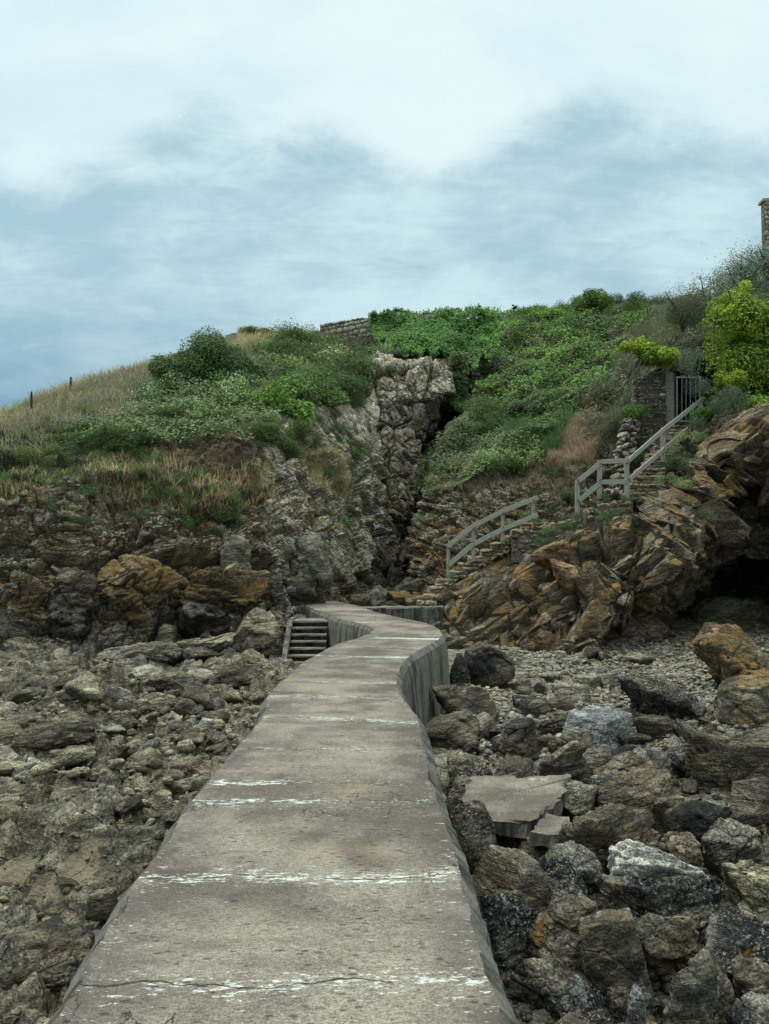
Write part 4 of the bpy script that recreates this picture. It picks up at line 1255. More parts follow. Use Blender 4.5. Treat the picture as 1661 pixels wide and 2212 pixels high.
HERO = [
    # right of the walkway, far to near
    (1149, 1359, 1205, 1412, 'rust', 'shard', 'rust-orange pointed rock at the foot of the right outcrop', .35),
    (1120, 1376, 1152, 1412, 'grey', 'block', 'small grey rock just left of the rust-orange pointed rock', .35),
    (1239, 1394, 1292, 1432, 'dark', 'block', 'dark angular rock on the pale shingle near the cave mouth', .3),
    (1330, 1408, 1390, 1436, 'olive', 'block', 'olive-brown low rock on the pale shingle beside the cave mouth', .3),
    (1001, 1380, 1106, 1478, 'dark', 'shard', 'very dark pointed boulder close behind the brown rough one at the bend', .2),
    (968, 1406, 1013, 1490, 'crust', 'block', 'upright barnacled rock against the wall of the bend', .1),
    (1163, 1446, 1213, 1474, 'pale', 'slab', 'pale sloping slab in the shingle below the rust-orange rock', .2),
    (1097, 1455, 1149, 1497, 'grey', 'block', 'medium grey boulder left of the pale sloping slab', .15),
    (1184, 1466, 1272, 1520, 'pale', 'cube', 'pale cream angular boulder in the middle of the right shingle', .15),
    (1262, 1437, 1304, 1475, 'grey', 'shard', 'grey wedge standing in the shingle behind the dark ridge', .2),
    (1296, 1450, 1350, 1490, 'grey', 'slab', 'flat grey rock behind the dark ridge with orange top', .18),
    (904, 1466, 992, 1545, 'dark', 'block', 'blackish boulder tucked under the right side of the bend', .1),
    (948, 1468, 1074, 1582, 'brown', 'shard', 'large brown rough boulder with a sharp shoulder beside the bend', .05),
    (1101, 1500, 1190, 1544, 'dark', 'cube', 'dark squarish boulder right of the large brown rough one', .1),
    (1178, 1494, 1250, 1538, 'brown', 'shard', 'brown upright wedge beside the pale cream boulder', .1),
    (1314, 1455, 1520, 1566, 'crust', 'slab', 'long black ridge with orange lichen along its back', .1),
    (1488, 1341, 1700, 1505, 'orange', 'block', 'big orange-lichened outcrop at the right edge below the cave', .2),
    (1532, 1452, 1720, 1572, 'lichen', 'round', 'rounded lichened outcrop under the big orange-lichened one', .1),
    (1149, 1525, 1300, 1588, 'dark', 'slab', 'long dark slab leaning behind the grey granite block', .05),
    (1210, 1518, 1366, 1612, 'granite', 'cube', 'flat-topped blue-grey speckled granite block', .05),
    (1360, 1535, 1466, 1600, 'brown', 'block', 'brown lumpy boulder right of the granite block', .05),
    (902, 1535, 1048, 1628, 'brown', 'shard', 'ridged grey-brown boulder touching the walkway right side', -.05),
    (1052, 1542, 1152, 1646, 'dark', 'block', 'mottled dark boulder between the ridged one and the tall slab', -.05),
    (1151, 1580, 1262, 1686, 'brown', 'shard', 'tall brown upright slab with a slanting top in the boulder field', -.05),
    (1248, 1598, 1312, 1670, 'grey', 'round', 'grey boulder wedged right of the tall brown upright slab', -.05),
    (1276, 1607, 1442, 1698, 'lichen', 'slab', 'long sloping boulder with an orange lichen stripe on top', -.05),
    (1466, 1556, 1740, 1715, 'brown', 'block', 'very large brown sloping outcrop at the right edge', -.05),
    (959, 1627, 1060, 1692, 'crust', 'slab', 'barnacled low boulder near the walkway behind the flat concrete slab', -.1),
    (1033, 1628, 1147, 1706, 'dark', 'shard', 'dark peaked boulder just behind the flat concrete slab', -.05),
    (1120, 1665, 1206, 1710, 'pale', 'cube', 'pale speckled block behind the flat concrete slab', -.02),
    (1204, 1664, 1300, 1720, 'grey', 'slab', 'grey flattish rock right of the pale speckled block', -.05),
    (1289, 1659, 1443, 1728, 'brown', 'round', 'smooth brown rounded boulder right of the concrete slab', -.05),
    (959, 1668, 1030, 1746, 'crust', 'round', 'barnacled boulder with yellow spots beside the walkway edge', -.15),
    (1546, 1660, 1652, 1755, 'brown', 'cube', 'blocky upright brown boulder near the right edge', -.05),
    (1388, 1702, 1472, 1786, 'olive', 'shard', 'olive upright pointed rock left of a dark triangular boulder', -.05),
    (1445, 1713, 1576, 1812, 'dark', 'shard', 'dark triangular boulder leaning on the olive pointed rock', -.05),
    (989, 1715, 1084, 1838, 'crust', 'round', 'egg-shaped black and white barnacled boulder by the walkway', -.2),
    (1206, 1715, 1404, 1840, 'brown', 'slab', 'large layered dark brown boulder with an orange streak', -.08),
    (1487, 1750, 1640, 1838, 'grey', 'slab', 'grey slab sloping towards the right edge', -.05),
    (1400, 1780, 1492, 1836, 'pink', 'slab', 'pinkish-pale flat rock behind the white boulder', -.05),
    (1132, 1769, 1208, 1810, 'pale', 'cube', 'small pale granite piece in front of the flat concrete slab', -.1),
    (1105, 1798, 1206, 1832, 'olive', 'round', 'low smooth olive boulder behind the big brown slab', -.15),
    (1166, 1806, 1280, 1878, 'crust', 'block', 'barnacled rough boulder left of the white boulder', -.15),
    (1284, 1798, 1482, 1905, 'white', 'slab', 'big flat-topped white boulder, brightest in the boulder field', -.1),
    (980, 1822, 1200, 1965, 'brown', 'cube', 'big flat-faced brown slab beside the walkway', -.35),
    (1150, 1830, 1280, 1950, 'crust', 'block', 'rough dark boulder right of the big brown slab', -.3),
    (1504, 1833, 1720, 1970, 'olive', 'block', 'deeply fractured outcrop at the right edge', -.1),
    (1593, 1905, 1720, 1975, 'pale', 'round', 'smooth pale rounded boulder at the right edge', -.1),
    (1289, 1878, 1540, 1990, 'crust', 'slab', 'jagged black crusted ridge in front of the white boulder', -.3),
    (1003, 1916, 1160, 2070, 'crust', 'slab', 'black barnacle-crusted sloping boulder at the walkway side', -.55),
    (1120, 1920, 1292, 2050, 'lichen', 'shard', 'boulder with an orange lichened top above a dark hollow', -.45),
    (1255, 1962, 1406, 2105, 'lichen', 'cube', 'squat boulder with yellow lichen cap in the near boulder field', -.45),
    (1375, 1943, 1522, 2068, 'lichen', 'slab', 'grey slab with white and orange lichen right of the squat one', -.4),
    (1500, 1960, 1720, 2075, 'crust', 'block', 'black crusted outcrop with orange spots at the right edge', -.35),
    (1437, 2038, 1580, 2160, 'brown', 'block', 'pitted brown boulder below the lichened grey slab', -.5),
    (1572, 2050, 1720, 2150, 'dark', 'block', 'dark lumpy boulder at the right edge near the bottom', -.5),
    (1055, 2046, 1272, 2205, 'crust', 'block', 'massive pitted dark boulder beside the near end of the walkway', -.7),
    (1263, 2085, 1462, 2205, 'crust', 'slab', 'dark mottled boulder in the middle of the near right corner', -.65),
    (1420, 2062, 1540, 2240, 'grey', 'slab', 'grey leaning slab in the near right corner', -.65),
    (1525, 2138, 1740, 2260, 'crust', 'block', 'black crusted boulder in the bottom right corner', -.65),
    (1180, 2170, 1340, 2300, 'crust', 'block', 'half-hidden crusted boulder at the bottom edge', -.8),
    (1330, 2180, 1450, 2300, 'lichen', 'block', 'lichen-spotted boulder cut by the bottom edge', -.8),
    (1230, 2080, 1262, 2110, 'granite', 'block', 'small smooth slate-grey stone between the massive dark boulders', -.4),
    (1330, 2098, 1372, 2136, 'granite', 'shard', 'small blue-grey triangular stone on a dark mottled boulder', -.3),
    # by the end of the walkway
    (846, 1245, 906, 1300, 'pale', 'block', 'pale rock with yellow lichen at the far end of the walkway', 1.05),
    (796, 1262, 850, 1306, 'lichen', 'block', 'olive rock with lichen in the corner of the far walkway', 1.2),
    (756, 1278, 800, 1308, 'orange', 'round', 'low brown-orange rock left of the olive rock', 1.25),
    (836, 1274, 896, 1308, 'orange', 'block', 'dark orange-topped rock in front of the pale far rock', 1.2),
    # left of the walkway
    (397, 1394, 485, 1440, 'dark', 'slab', 'dark slab with a sloping flat top on the left shore', .3),
    (468, 1427, 570, 1476, 'brown', 'slab', 'dark overhanging slab near the foot of the concrete steps', .2),
    (520, 1452, 562, 1480, 'grey', 'round', 'grey round stone tucked under the dark overhanging slab', .15),
    (322, 1445, 444, 1500, 'dark', 'shard', 'dark wedge-shaped boulder in the middle of the left shore', .15),
    (343, 1345, 384, 1390, 'olive', 'cube', 'upright olive block against the left cliff foot', .45),
    (-20, 1392, 60, 1442, 'dark', 'slab', 'layered dark rock at the left edge', .3),
    (-20, 1440, 52, 1472, 'brown', 'slab', 'brown slab at the left edge beneath the layered dark rock', .2),
    (122, 1457, 178, 1487, 'dark', 'block', 'dark flat-topped stone on the left shore near the edge', .15),
    (48, 1468, 112, 1492, 'dark', 'slab', 'low dark slab left of the dark flat-topped stone', .15),
    (50, 1480, 104, 1510, 'grey', 'round', 'smooth grey stone beneath the low dark slab', .12),
    (433, 1486, 481, 1530, 'grey', 'shard', 'grey upright stone among the rounded left pebbles', .1),
    (525, 1517, 576, 1556, 'olive', 'round', 'olive stone touching the left side of the walkway', .05),
    (310, 1490, 390, 1530, 'olive', 'round', 'long olive rounded stone below the dark wedge', .1),
    (325, 1510, 372, 1540, 'grey', 'block', 'grey stone in front of the long olive rounded one', .1),
    (430, 1544, 468, 1576, 'white', 'block', 'bright white-blue stone among the left pebbles', .05),
    (448, 1526, 500, 1564, 'brown', 'round', 'brown stone right behind the bright white-blue one', .08),
    (360, 1488, 376, 1508, 'white', 'slab', 'tiny bright stone on the left shore above the long olive one', .1),
    (213, 1535, 300, 1580, 'olive', 'round', 'large rounded olive stone at the edge of the dark mounds', .05),
    (212, 1556, 286, 1590, 'grey', 'slab', 'grey wedge stone in front of the large rounded olive one', .05),
    (310, 1547, 345, 1574, 'olive', 'round', 'egg-shaped olive stone left of the pebble field', .05),
    (375, 1560, 415, 1580, 'pale', 'block', 'yellowish flat stone in the left pebbles', .05),
    (356, 1585, 450, 1628, 'brown', 'slab', 'long curved dark brown slab near the walkway left side', .0),
    (255, 1598, 292, 1630, 'pink', 'block', 'speckled pinkish stone with a pointed top', .0),
    (120, 1604, 214, 1650, 'olive', 'round', 'pair of fused olive rocks at the left', .0),
    (0, 1636, 68, 1666, 'olive', 'round', 'smooth lens-shaped olive rock at the left edge', .0),
    (68, 1628, 104, 1650, 'white', 'shard', 'small white pointed rock left of the fused pair', .0),
    (0, 1668, 48, 1700, 'pale', 'block', 'cream-white rock at the left edge', -.02),
    (52, 1652, 104, 1688, 'pale', 'round', 'pale brown stone between the lens-shaped rock and the mound', -.02),
    (361, 1622, 492, 1690, 'pink', 'block', 'broad pinkish outcrop next to the walkway left side', .0),
    (366, 1668, 440, 1716, 'grey', 'block', 'steep grey outcrop under the broad pinkish one', -.03),
    (257, 1736, 300, 1776, 'lichen', 'round', 'yellowish rock beside the green tide pool', -.05),
    (228, 1752, 262, 1776, 'olive', 'block', 'small olive block left of the yellowish rock', -.05),
    (332, 1750, 376, 1776, 'grey', 'slab', 'flat grey rock between the tide pool and the walkway', -.03),
    (202, 1904, 268, 1966, 'brown', 'cube', 'isolated brown block over a dark gap near the left corner', -.02),
    (20, 1780, 60, 1806, 'dark', 'round', 'dark cobble near the left edge', -.02),
    (22, 1794, 56, 1820, 'dark', 'round', 'dark cobble in front of another one near the left edge', -.03),
    (56, 1792, 80, 1812, 'pale', 'round', 'pale cobble right of the two dark ones', -.03),
    (0, 1995, 40, 2030, 'grey', 'round', 'grey veined cobble at the left edge near the bottom', -.02),
    # outcrops along the foot of the left headland
    (29, 1236, 112, 1345, 'orange', 'block', 'knobbly outcrop with orange cap at the far left of the cliff foot', .6),
    (105, 1220, 212, 1385, 'dark', 'slab', 'tall dark ribbed outcrop right of the knobbly orange-capped one', .45),
    (204, 1187, 392, 1325, 'orange', 'block', 'broad orange-topped blocky outcrop in the middle of the left cliff foot', .9),
    (384, 1219, 580, 1330, 'orange', 'slab', 'ochre sloping outcrop at the right of the left cliff foot', .9),
    (472, 1150, 542, 1260, 'grey', 'shard', 'pale pyramid rock above the ochre sloping outcrop', 1.6),
    (-10, 1305, 74, 1388, 'grey', 'round', 'rounded grey outcrop at the far left under the orange cap', .5),
    (143, 1322, 362, 1410, 'dark', 'round', 'wide wrinkled dark outcrop below the broad orange-topped one', .35),
    (380, 1286, 500, 1380, 'dark', 'slab', 'crumpled dark outcrop under the ochre sloping one', .5),
    (-60, 1230, 36, 1320, 'orange', 'block', 'orange-brown knob cut by the left edge', .7),
    (590, 1140, 712, 1295, 'grey', 'block', 'tall pale grey outcrop beside the far walkway', 1.0),
    (500, 1310, 612, 1425, 'olive', 'slab', 'smooth olive bulge left of the concrete steps', .35),
    (646, 1225, 690, 1260, 'lichen', 'round', 'tan knob in front of the tall pale grey outcrop', 1.35),
    (540, 1255, 625, 1345, 'dark', 'block', 'dark jagged outcrop left of the walkway corner', .9),
    (-30, 1370, 150, 1440, 'olive', 'slab', 'broad low slab of bedrock at the left edge of the shore', .3),
    (210, 1385, 400, 1450, 'grey', 'slab', 'long grey bedrock slab in front of the wrinkled outcrop', .25),
    (395, 1360, 530, 1430, 'olive', 'slab', 'tilted olive bedrock slab left of the steps', .3),
    (100, 1490, 320, 1565, 'dark', 'round', 'wide low dark mound of bedrock on the left shore', .0),
    (-40, 1535, 215, 1640, 'brown', 'round', 'very wide dark mound of bedrock at the left edge', -.05),
    (170, 1685, 345, 1745, 'olive', 'round', 'low wrinkled mound of bedrock near the tide pools', -.08),
    (-20, 1690, 160, 1775, 'olive', 'round', 'smooth olive mound of bedrock at the left edge', -.08),
    (-30, 1995, 228, 2185, 'dark', 'block', 'big dark craggy mound in the near left corner', -.12),
    # on the right outcrop
    (1042, 1236, 1092, 1285, 'lichen', 'cube', 'square-edged lichened block perched on the right outcrop', 1.5),
    (1150, 1160, 1232, 1225, 'rust', 'block', 'red-brown hollowed knob on top of the right outcrop', 2.75),
    (1190, 1205, 1250, 1275, 'rust', 'slab', 'bright orange split rock face below the red-brown knob', 2.0),
    (1285, 1255, 1350, 1330, 'orange', 'cube', 'ochre rectangular block on the overhang edge', 1.5),
    (1240, 1290, 1310, 1390, 'orange', 'slab', 'ochre tilted slab at the lower tip of the overhang', 1.0),
    (1430, 1082, 1505, 1130, 'lichen', 'block', 'orange-white lichened rock on the ledge right of the stairs', 3.9),
    (1490, 1282, 1700, 1375, 'olive', 'round', 'sloping pale brown outcrop inside the cave mouth', .45),
]
ONCLIFF = {'foot': None}


def surf_depth(px, py, bodies):
    """distance of the nearest modelled surface in a given direction"""
    best = None
    for b_ in bodies:
        d = (b_.px - px) ** 2 + (b_.py - py) ** 2
        i = np.unravel_index(np.argmin(d + (b_.pos[..., 1] * 0.0)), d.shape)
        if d[i] < 25 ** 2:
            yv = b_.pos[i][1]
            if best is None or yv < best:
                best = yv
    return best


for h in HERO:
    x0, y0, x1, y1, mat, kind, label, zg = h
    kw = {}
    if y1 < 1405 and mat != 'rust' or (mat == 'rust' and y1 < 1300):
        # set into the cliff: centre depth from the surface behind
        yv = surf_depth((x0 + x1) / 2, (y0 + 2 * y1) / 3, [A, C, D] if x0 > 900 else [A])
        if yv is not None and not (740 < x0 < 900):
            kw['Y'] = yv - 0.42 * (x1 - x0) * yv / F * 0.8
            kw['embed'] = 0.2
            kw['depth'] = 0.8
    outc = (y1 < 1405 and x0 < 800)
    boulder_px(x0, y0, x1, y1, mat, kind, label, zg, name='rock_outcrop' if ('outcrop' in label) else 'boulder',
               detail=1.5 if outc else (0.6 if 'ochre' in label else 1.0), **kw)
print('heroes done')

# loose stones: kinds share a mesh
PROTO = {}
for mat in ('grey', 'olive', 'brown', 'dark', 'crust', 'pale'):
    for k in range(4):
        v, f = rock_mesh(500 + 31 * k + len(mat), (1.0, 0.8, 0.55), 4, ('block', 'round', 'slab', 'round')[k] if mat in ('grey', 'olive') else ('block', 'shard', 'slab', 'block')[k], 1.0)
        PROTO[(mat, k)] = mesh_from('stone', v, f, [M[mat]], True)
rs = np.random.default_rng(99)
ZONES = [  # polygon on the shore plane in x, y ; count ; materials ; size range ; label ; group
    ('L1', [(-9, 12), (-1.5, 11), (-1.4, 17), (-3.2, 19), (-9, 17)], 80, ('olive', 'grey', 'olive', 'pale', 'brown'), (0.28, 1.05),
     'rounded olive-grey stone on the far left shore below the headland', 'rounded stones on the far left shore'),
    ('L2', [(-4.6, 8.6), (-1.45, 8.2), (-1.5, 12), (-4.5, 13)], 50, ('olive', 'grey', 'pale', 'brown', 'olive'), (0.16, 0.5),
     'small rounded stone in the pebble field left of the walkway', 'small stones in the left pebble field'),
    ('R1', [(1.4, 13), (9, 13), (9.5, 20.5), (2.2, 20.5)], 45, ('grey', 'pale', 'brown', 'dark'), (0.25, 1.0),
     'angular stone on the pale shingle between the bend and the cave', 'angular stones on the right shingle'),
    ('R2', [(0.75, 7), (5.5, 7), (7, 13), (1.3, 13)], 75, ('dark', 'brown', 'crust', 'grey'), (0.25, 0.8),
     'dark angular stone in the boulder field right of the walkway', 'dark stones in the middle boulder field'),
    ('R3', [(0.85, 3.6), (2.9, 3.6), (4.2, 7), (0.8, 7)], 48, ('crust', 'dark', 'brown', 'grey'), (0.2, 0.62),
     'small dark stone wedged between the near right boulders', 'small stones between the near right boulders'),
]
for zn, poly, cnt, mats, (s0, s1), lab, grp in ZONES:
    xs = [p[0] for p in poly]; ysz = [p[1] for p in poly]
    k = 0
    while k < cnt:
        x_ = rs.uniform(min(xs), max(xs)); y_ = rs.uniform(min(ysz), max(ysz))
        if not inpoly(np.array(x_), np.array(y_), poly):
            continue
        s = s0 + (s1 - s0) * rs.beta(1.3, 3.0)
        if near_deck(np.array([x_]), np.array([y_]), 0.3 + s * 0.5)[0]:
            continue
        z_ = float(ground_z(np.array([x_]), np.array([y_]))[0][0])
        mt = mats[rs.integers(len(mats))]
        o = add('stone', PROTO[(mt, int(rs.integers(4)))], None, (x_, y_, z_ - 0.12 * s), rs.uniform(0, 6.28))
        o.rotation_euler[0] = rs.normal(0, 0.22); o.rotation_euler[1] = rs.normal(0, 0.22)
        o.scale = (s, s * rs.uniform(.8, 1.3), s * rs.uniform(.7, 1.25))
        tag(o, lab, 'stone', grp)
        k += 1


def pebble_mesh(poly, n, smin, smax, seed, sub=2, mats=('pale',), flat=0.6, weights=None):
    r = np.random.default_rng(seed)
    protos = [rock_mesh(800 + k, (1, 0.8, 0.6), sub, 'round' if k % 2 else 'block', 0.8) for k in range(6)]
    xs = [p[0] for p in poly]; ysz = [p[1] for p in poly]
    X = r.uniform(min(xs), max(xs), n * 4); Yv = r.uniform(min(ysz), max(ysz), n * 4)
    ok = inpoly(X, Yv, poly) & ~near_deck(X, Yv, 0.12)
    X = X[ok][:n]; Yv = Yv[ok][:n]; n = len(X)
    Z = ground_z(X, Yv)[0]
    s = smin + (smax - smin) * r.beta(1.1, 3.2, n)
    V = []; Fc = []; T = []; off = 0
    for i in range(n):
        v, f = protos[i % 6]
        a = r.uniform(0, 6.28); ca, sa = math.cos(a), math.sin(a)
        R_ = np.array([[ca, -sa, 0], [sa, ca, 0], [0, 0, 1]])
        vv = (v * np.array([1, 1, r.uniform(.6, 1.2)])) @ rot(r.uniform(-25, 25), r.uniform(-25, 25), 0).T @ R_.T * s[i]
        V.append(vv + np.array([X[i], Yv[i], Z[i] - 0.05 * s[i]])); Fc.append(f + off); off += len(v)
        T.append(np.full(len(f), r.integers(len(mats))))
    return np.concatenate(V), np.concatenate(Fc), np.concatenate(T)


for nm, poly, n, a, b_, mats, sd_ in (
        ('pebbles', [(-11, 12.5), (-1.4, 8.5), (-1.4, 17.5), (-3.2, 18.5), (-6, 16.5), (-11, 16)], 3000, .06, .32, ['olive', 'grey', 'pale', 'brown'], 1),
        ('shingle', [(1.3, 12), (9.5, 12), (12, 24.5), (2, 22.0)], 7000, .05, .24, ['pale', 'grey', 'pale', 'brown'], 2),
        ('pebbles', [(-7.5, 5.2), (-1.4, 5), (-1.4, 8.8), (-8, 12.5)], 1300, .03, .15, ['olive', 'pale', 'grey'], 3),
        ('pebbles', [(0.75, 3.2), (4, 3.2), (8.5, 12), (1.2, 12)], 2600, .04, .22, ['dark', 'pale', 'brown', 'grey'], 4)):
    v, f, t_ = pebble_mesh(poly, n, a, b_, sd_)
    me = mesh_from(nm, v, f, [M[x_] for x_ in mats], True, None, t_)
    tag(add(nm, me), {1: 'rounded pebbles filling the left shore', 2: 'pale shingle between the bend and the cave', 3: 'pebbles between the near left outcrops', 4: 'loose stones filling gaps between the right boulders'}[sd_], 'pebbles', kind='stuff')
print('stones done')


# ---------------------------------------------------------------- stone walls, stairs, handrails
def pt(px, py, Y):
    return Vector(P(px, py, Y).tolist())


def stone_wall(name, a, b_, base, tops, thick, course, mat, seed, parent=None, mortar=True, jit=0.16, aspect=(0.9, 2.0)):
    """coursed wall from a to b (x, y); tops = heights at both ends; stones in one mesh, mortar core as a second"""
    r = np.random.default_rng(seed)
    a = np.array(a, float); b_ = np.array(b_, float)
    L = np.linalg.norm(b_ - a); d = (b_ - a) / L
    ang = math.atan2(d[1], d[0])
    R_ = rot(0, 0, math.degrees(ang))
    mb = MB()
    zmax = max(tops)
    z_ = base
    while z_ < zmax - course * 0.3:
        hgt = course * r.uniform(0.75, 1.25)
        s = -r.uniform(0, course)
        while s < L:
            w_ = hgt * r.uniform(*aspect)
            s2 = min(s + w_, L)
            s1 = max(s, 0)
            cs = (s1 + s2) / 2
            top = tops[0] + (tops[1] - tops[0]) * cs / L
            if z_ + hgt * 0.55 < top and s2 - s1 > 0.05:
                h_ = min(hgt, top - z_)
                c_ = a + d * cs
                mb.stone((c_[0], c_[1], z_ + h_ / 2), ((s2 - s1) * 1.0, thick * r.uniform(1.0, 1.1), h_ * 1.0), R_, r, jit)
            s = s2 if s2 > s else L
            if s2 >= L: break
        z_ += hgt
    o = mb.build(name if parent is None else 'stonework', M[mat], parent, False)
    if mortar:
        m2 = MB()
        nrm = np.array([-d[1], d[0]]) * thick * 0.44
        lo = base - 0.3
        v = []
        for q, tp in ((a, tops[0]), (b_, tops[1])):
            for sgn in (-1, 1):
                for z2 in (lo, tp - course * 0.35):
                    v.append((q[0] + sgn * nrm[0], q[1] + sgn * nrm[1], z2))
        m2.addvf(v, [(0, 1, 3, 2), (4, 6, 7, 5), (0, 4, 5, 1), (2, 3, 7, 6), (1, 5, 7, 3), (0, 2, 6, 4)])
        m2.build('mortar_core', M['mortar'], o if parent is None else parent)
    return o


# long wall on the skyline
q0 = pt(697, 700, 46); q1 = pt(870, 678, 43)
w0 = stone_wall('stone_wall', (q0.x, q0.y), (q1.x, q1.y), q0.z - 1.3, (pt(697, 702, 46).z, pt(870, 675, 43).z), 0.55, 0.27, 'masonry', 3, aspect=(1.0, 1.8), jit=0.10)
tag(w0, 'long grey rubble-stone wall on the skyline left of the ivy', 'wall')
q2 = pt(683, 716, 46.4)
w1 = stone_wall('stone_wall', (q2.x - 0.25, q2.y), (q2.x + 0.3, q2.y), q2.z - 1.0, (q2.z, q2.z + .05), 0.5, 0.25, 'masonry', 5, jit=0.12)
tag(w1, 'small low stone pier at the left end of the skyline wall', 'wall')
# the wall goes on to the right under the ivy
q3 = pt(1045, 680, 41.5)
wi = stone_wall('stone_wall', (q1.x + .02, q1.y), (q3.x, q3.y), pt(900, 790, 42).z, (pt(870, 677, 43).z, pt(1045, 692, 41.5).z), 0.5, 0.4, 'masonry', 6, aspect=(1.5, 3))
tag(wi, 'tall stone retaining wall hidden behind the hanging ivy', 'wall')

# lower flight of rubble stairs, climbing to the right
rl = np.random.default_rng(12)
sa = empty('stone_stairs', tuple(pt(930, 1300, 26.5)))
tag(sa, 'rough lower flight of rubble stairs rising from the walkway end', 'stairs')


def keep(o, parent):
    o.parent = parent
    o.matrix_parent_inverse = Matrix.Translation(parent.location).inverted()
    return o


def step_stones(px0, px1, py, Y, hpx, parent, r, mat='stairstone', n=None, deep=0.5):
    """one tread with its stones, across the stair; face hpx pixels high"""
    a = pt(px0, py, Y); b_ = pt(px1, py, Y)
    hz = hpx * Y / F
    mb = MB()
    L = (b_ - a).length
    rows = max(1, int(round(hz / 0.16)))
    for rr in range(rows):
        hh = hz / rows
        s = 0
        while s < L - 0.02:
            w_ = min(r.uniform(0.2, 0.5), L - s)
            mb.stone((a.x + s + w_ / 2, Y + deep / 2, a.z - (rr + 0.5) * hh), (w_ * 0.98, deep * r.uniform(.95, 1.1), hh * 1.0), rot(0, 0, r.uniform(-4, 4)), r, 0.16)
            s += w_
    mb.box(((a.x + b_.x) / 2, Y + deep / 2 + 0.05, a.z - hz / 2 - 0.02), (L * 0.97, deep * 0.9, hz * 0.96))
    keep(mb.build('step', M[mat]), parent)


step_stones(900, 945, 1298, 25.6, 14, sa, rl)
step_stones(915, 958, 1283, 25.9, 15, sa, rl)
step_stones(928, 962, 1266, 26.2, 17, sa, rl)
step_stones(942, 985, 1250, 26.4, 17, sa, rl)
step_stones(966, 1010, 1233, 26.5, 17, sa, rl)
step_stones(990, 1035, 1215, 26.6, 18, sa, rl)
step_stones(1012, 1062, 1201, 26.6, 15, sa, rl)
step_stones(1040, 1088, 1186, 26.6, 16, sa, rl)
step_stones(1062, 1118, 1171, 26.6, 16, sa, rl)
step_stones(1085, 1140, 1157, 26.6, 15, sa, rl)
step_stones(1106, 1165, 1143, 26.6, 15, sa, rl)
step_stones(1127, 1200, 1128, 26.6, 16, sa, rl)
# side wall of coursed rubble beside the lower flight
qa = pt(1105, 1160, 26.35); qb_ = pt(1255, 1122, 26.1)
ws = stone_wall('retaining_wall', (qa.x, qa.y), (qb_.x, qb_.y), pt(1105, 1195, 26.3).z, (pt(1105, 1146, 26.3).z, pt(1255, 1119, 26.1).z), 0.5, 0.17, 'stairstone', 8, aspect=(1.1, 2.4), jit=0.26)
tag(ws, 'coursed rubble retaining wall beside the top of the lower stairs', 'wall')
qa = pt(1262, 1110, 26.0); qb_ = pt(1362, 1112, 25.9)
wl_ = stone_wall('retaining_wall', (qa.x, qa.y), (qb_.x, qb_.y), pt(1300, 1128, 26).z, (pt(1262, 1100, 26.0).z, pt(1362, 1072, 25.9).z), 0.7, 0.2, 'stairstone', 9, aspect=(0.8, 1.8), jit=0.2)
tag(wl_, 'stepped landing wall of yellowish mortared stones under the square railing', 'wall')
pl_ = MB()
pa = pt(1353, 1092, 25.75)
pl_.box((pa.x, pa.y, pa.z - 0.25), (0.26, 0.3, 0.75))
o = pl_.build('stone_pier', M['pillar'])
tag(o, 'short pale mortared pier under the corner post of the square railing', 'pier')

# upper flight to the gate
sb = empty('stone_stairs', tuple(pt(1400, 1080, 26.5)))
tag(sb, 'upper flight of narrow rubble steps climbing to the gate', 'stairs')
up_steps = [(1352, 1435, 1062, 26.0, 20), (1358, 1436, 1044, 26.2, 20), (1362, 1438, 1026, 26.45, 20), (1378, 1440, 1010, 26.7, 18),
            (1395, 1442, 994, 26.95, 18), (1402, 1456, 978, 27.2, 18), (1415, 1460, 962, 27.5, 18), (1428, 1470, 946, 27.8, 18),
            (1440, 1480, 932, 28.1, 16), (1448, 1495, 918, 28.5, 16)]
for k, (a0, a1, py, Y, hp) in enumerate(up_steps):
    step_stones(a0, a1, py, Y, hp, sb, rl, 'stairstone', deep=0.55)
# white rubble kerb running up behind the stairs to the gate wall
prev = None
kb = MB()
for k, (a0, py, Y, w_) in enumerate([(1318, 1062, 27.2, 26), (1322, 1048, 27.3, 26), (1326, 1034, 27.4, 26), (1330, 1020, 27.5, 26), (1333, 1006, 27.6, 28), (1336, 992, 27.7, 28), (1338, 978, 27.8, 28),
                                  (1340, 964, 27.9, 30), (1341, 951, 28.0, 32), (1342, 938, 28.1, 34), (1344, 925, 28.2, 36), (1347, 912, 28.3, 36), (1352, 899, 28.4, 20)]):
    a = pt(a0, py, Y)
    for j in range(3):
        ww = w_ * Y / F / 3
        for q_ in range(2):
            kb.stone((a.x + (j + .5) * ww + rl.normal(0, .06), Y + 0.2 + rl.normal(0, .08), a.z + (q_ - .5) * .1 + rl.normal(0, .03)), (ww * rl.uniform(.7, 1.3), 0.5, rl.uniform(.08, .17)), rot(0, rl.uniform(-25, 25), rl.uniform(-25, 25)), rl, 0.3)
o = kb.build('rubble_wall', M['rubble'])
tag(o, 'ragged strip of loose whitish rubble climbing left of the upper stairs', 'wall')

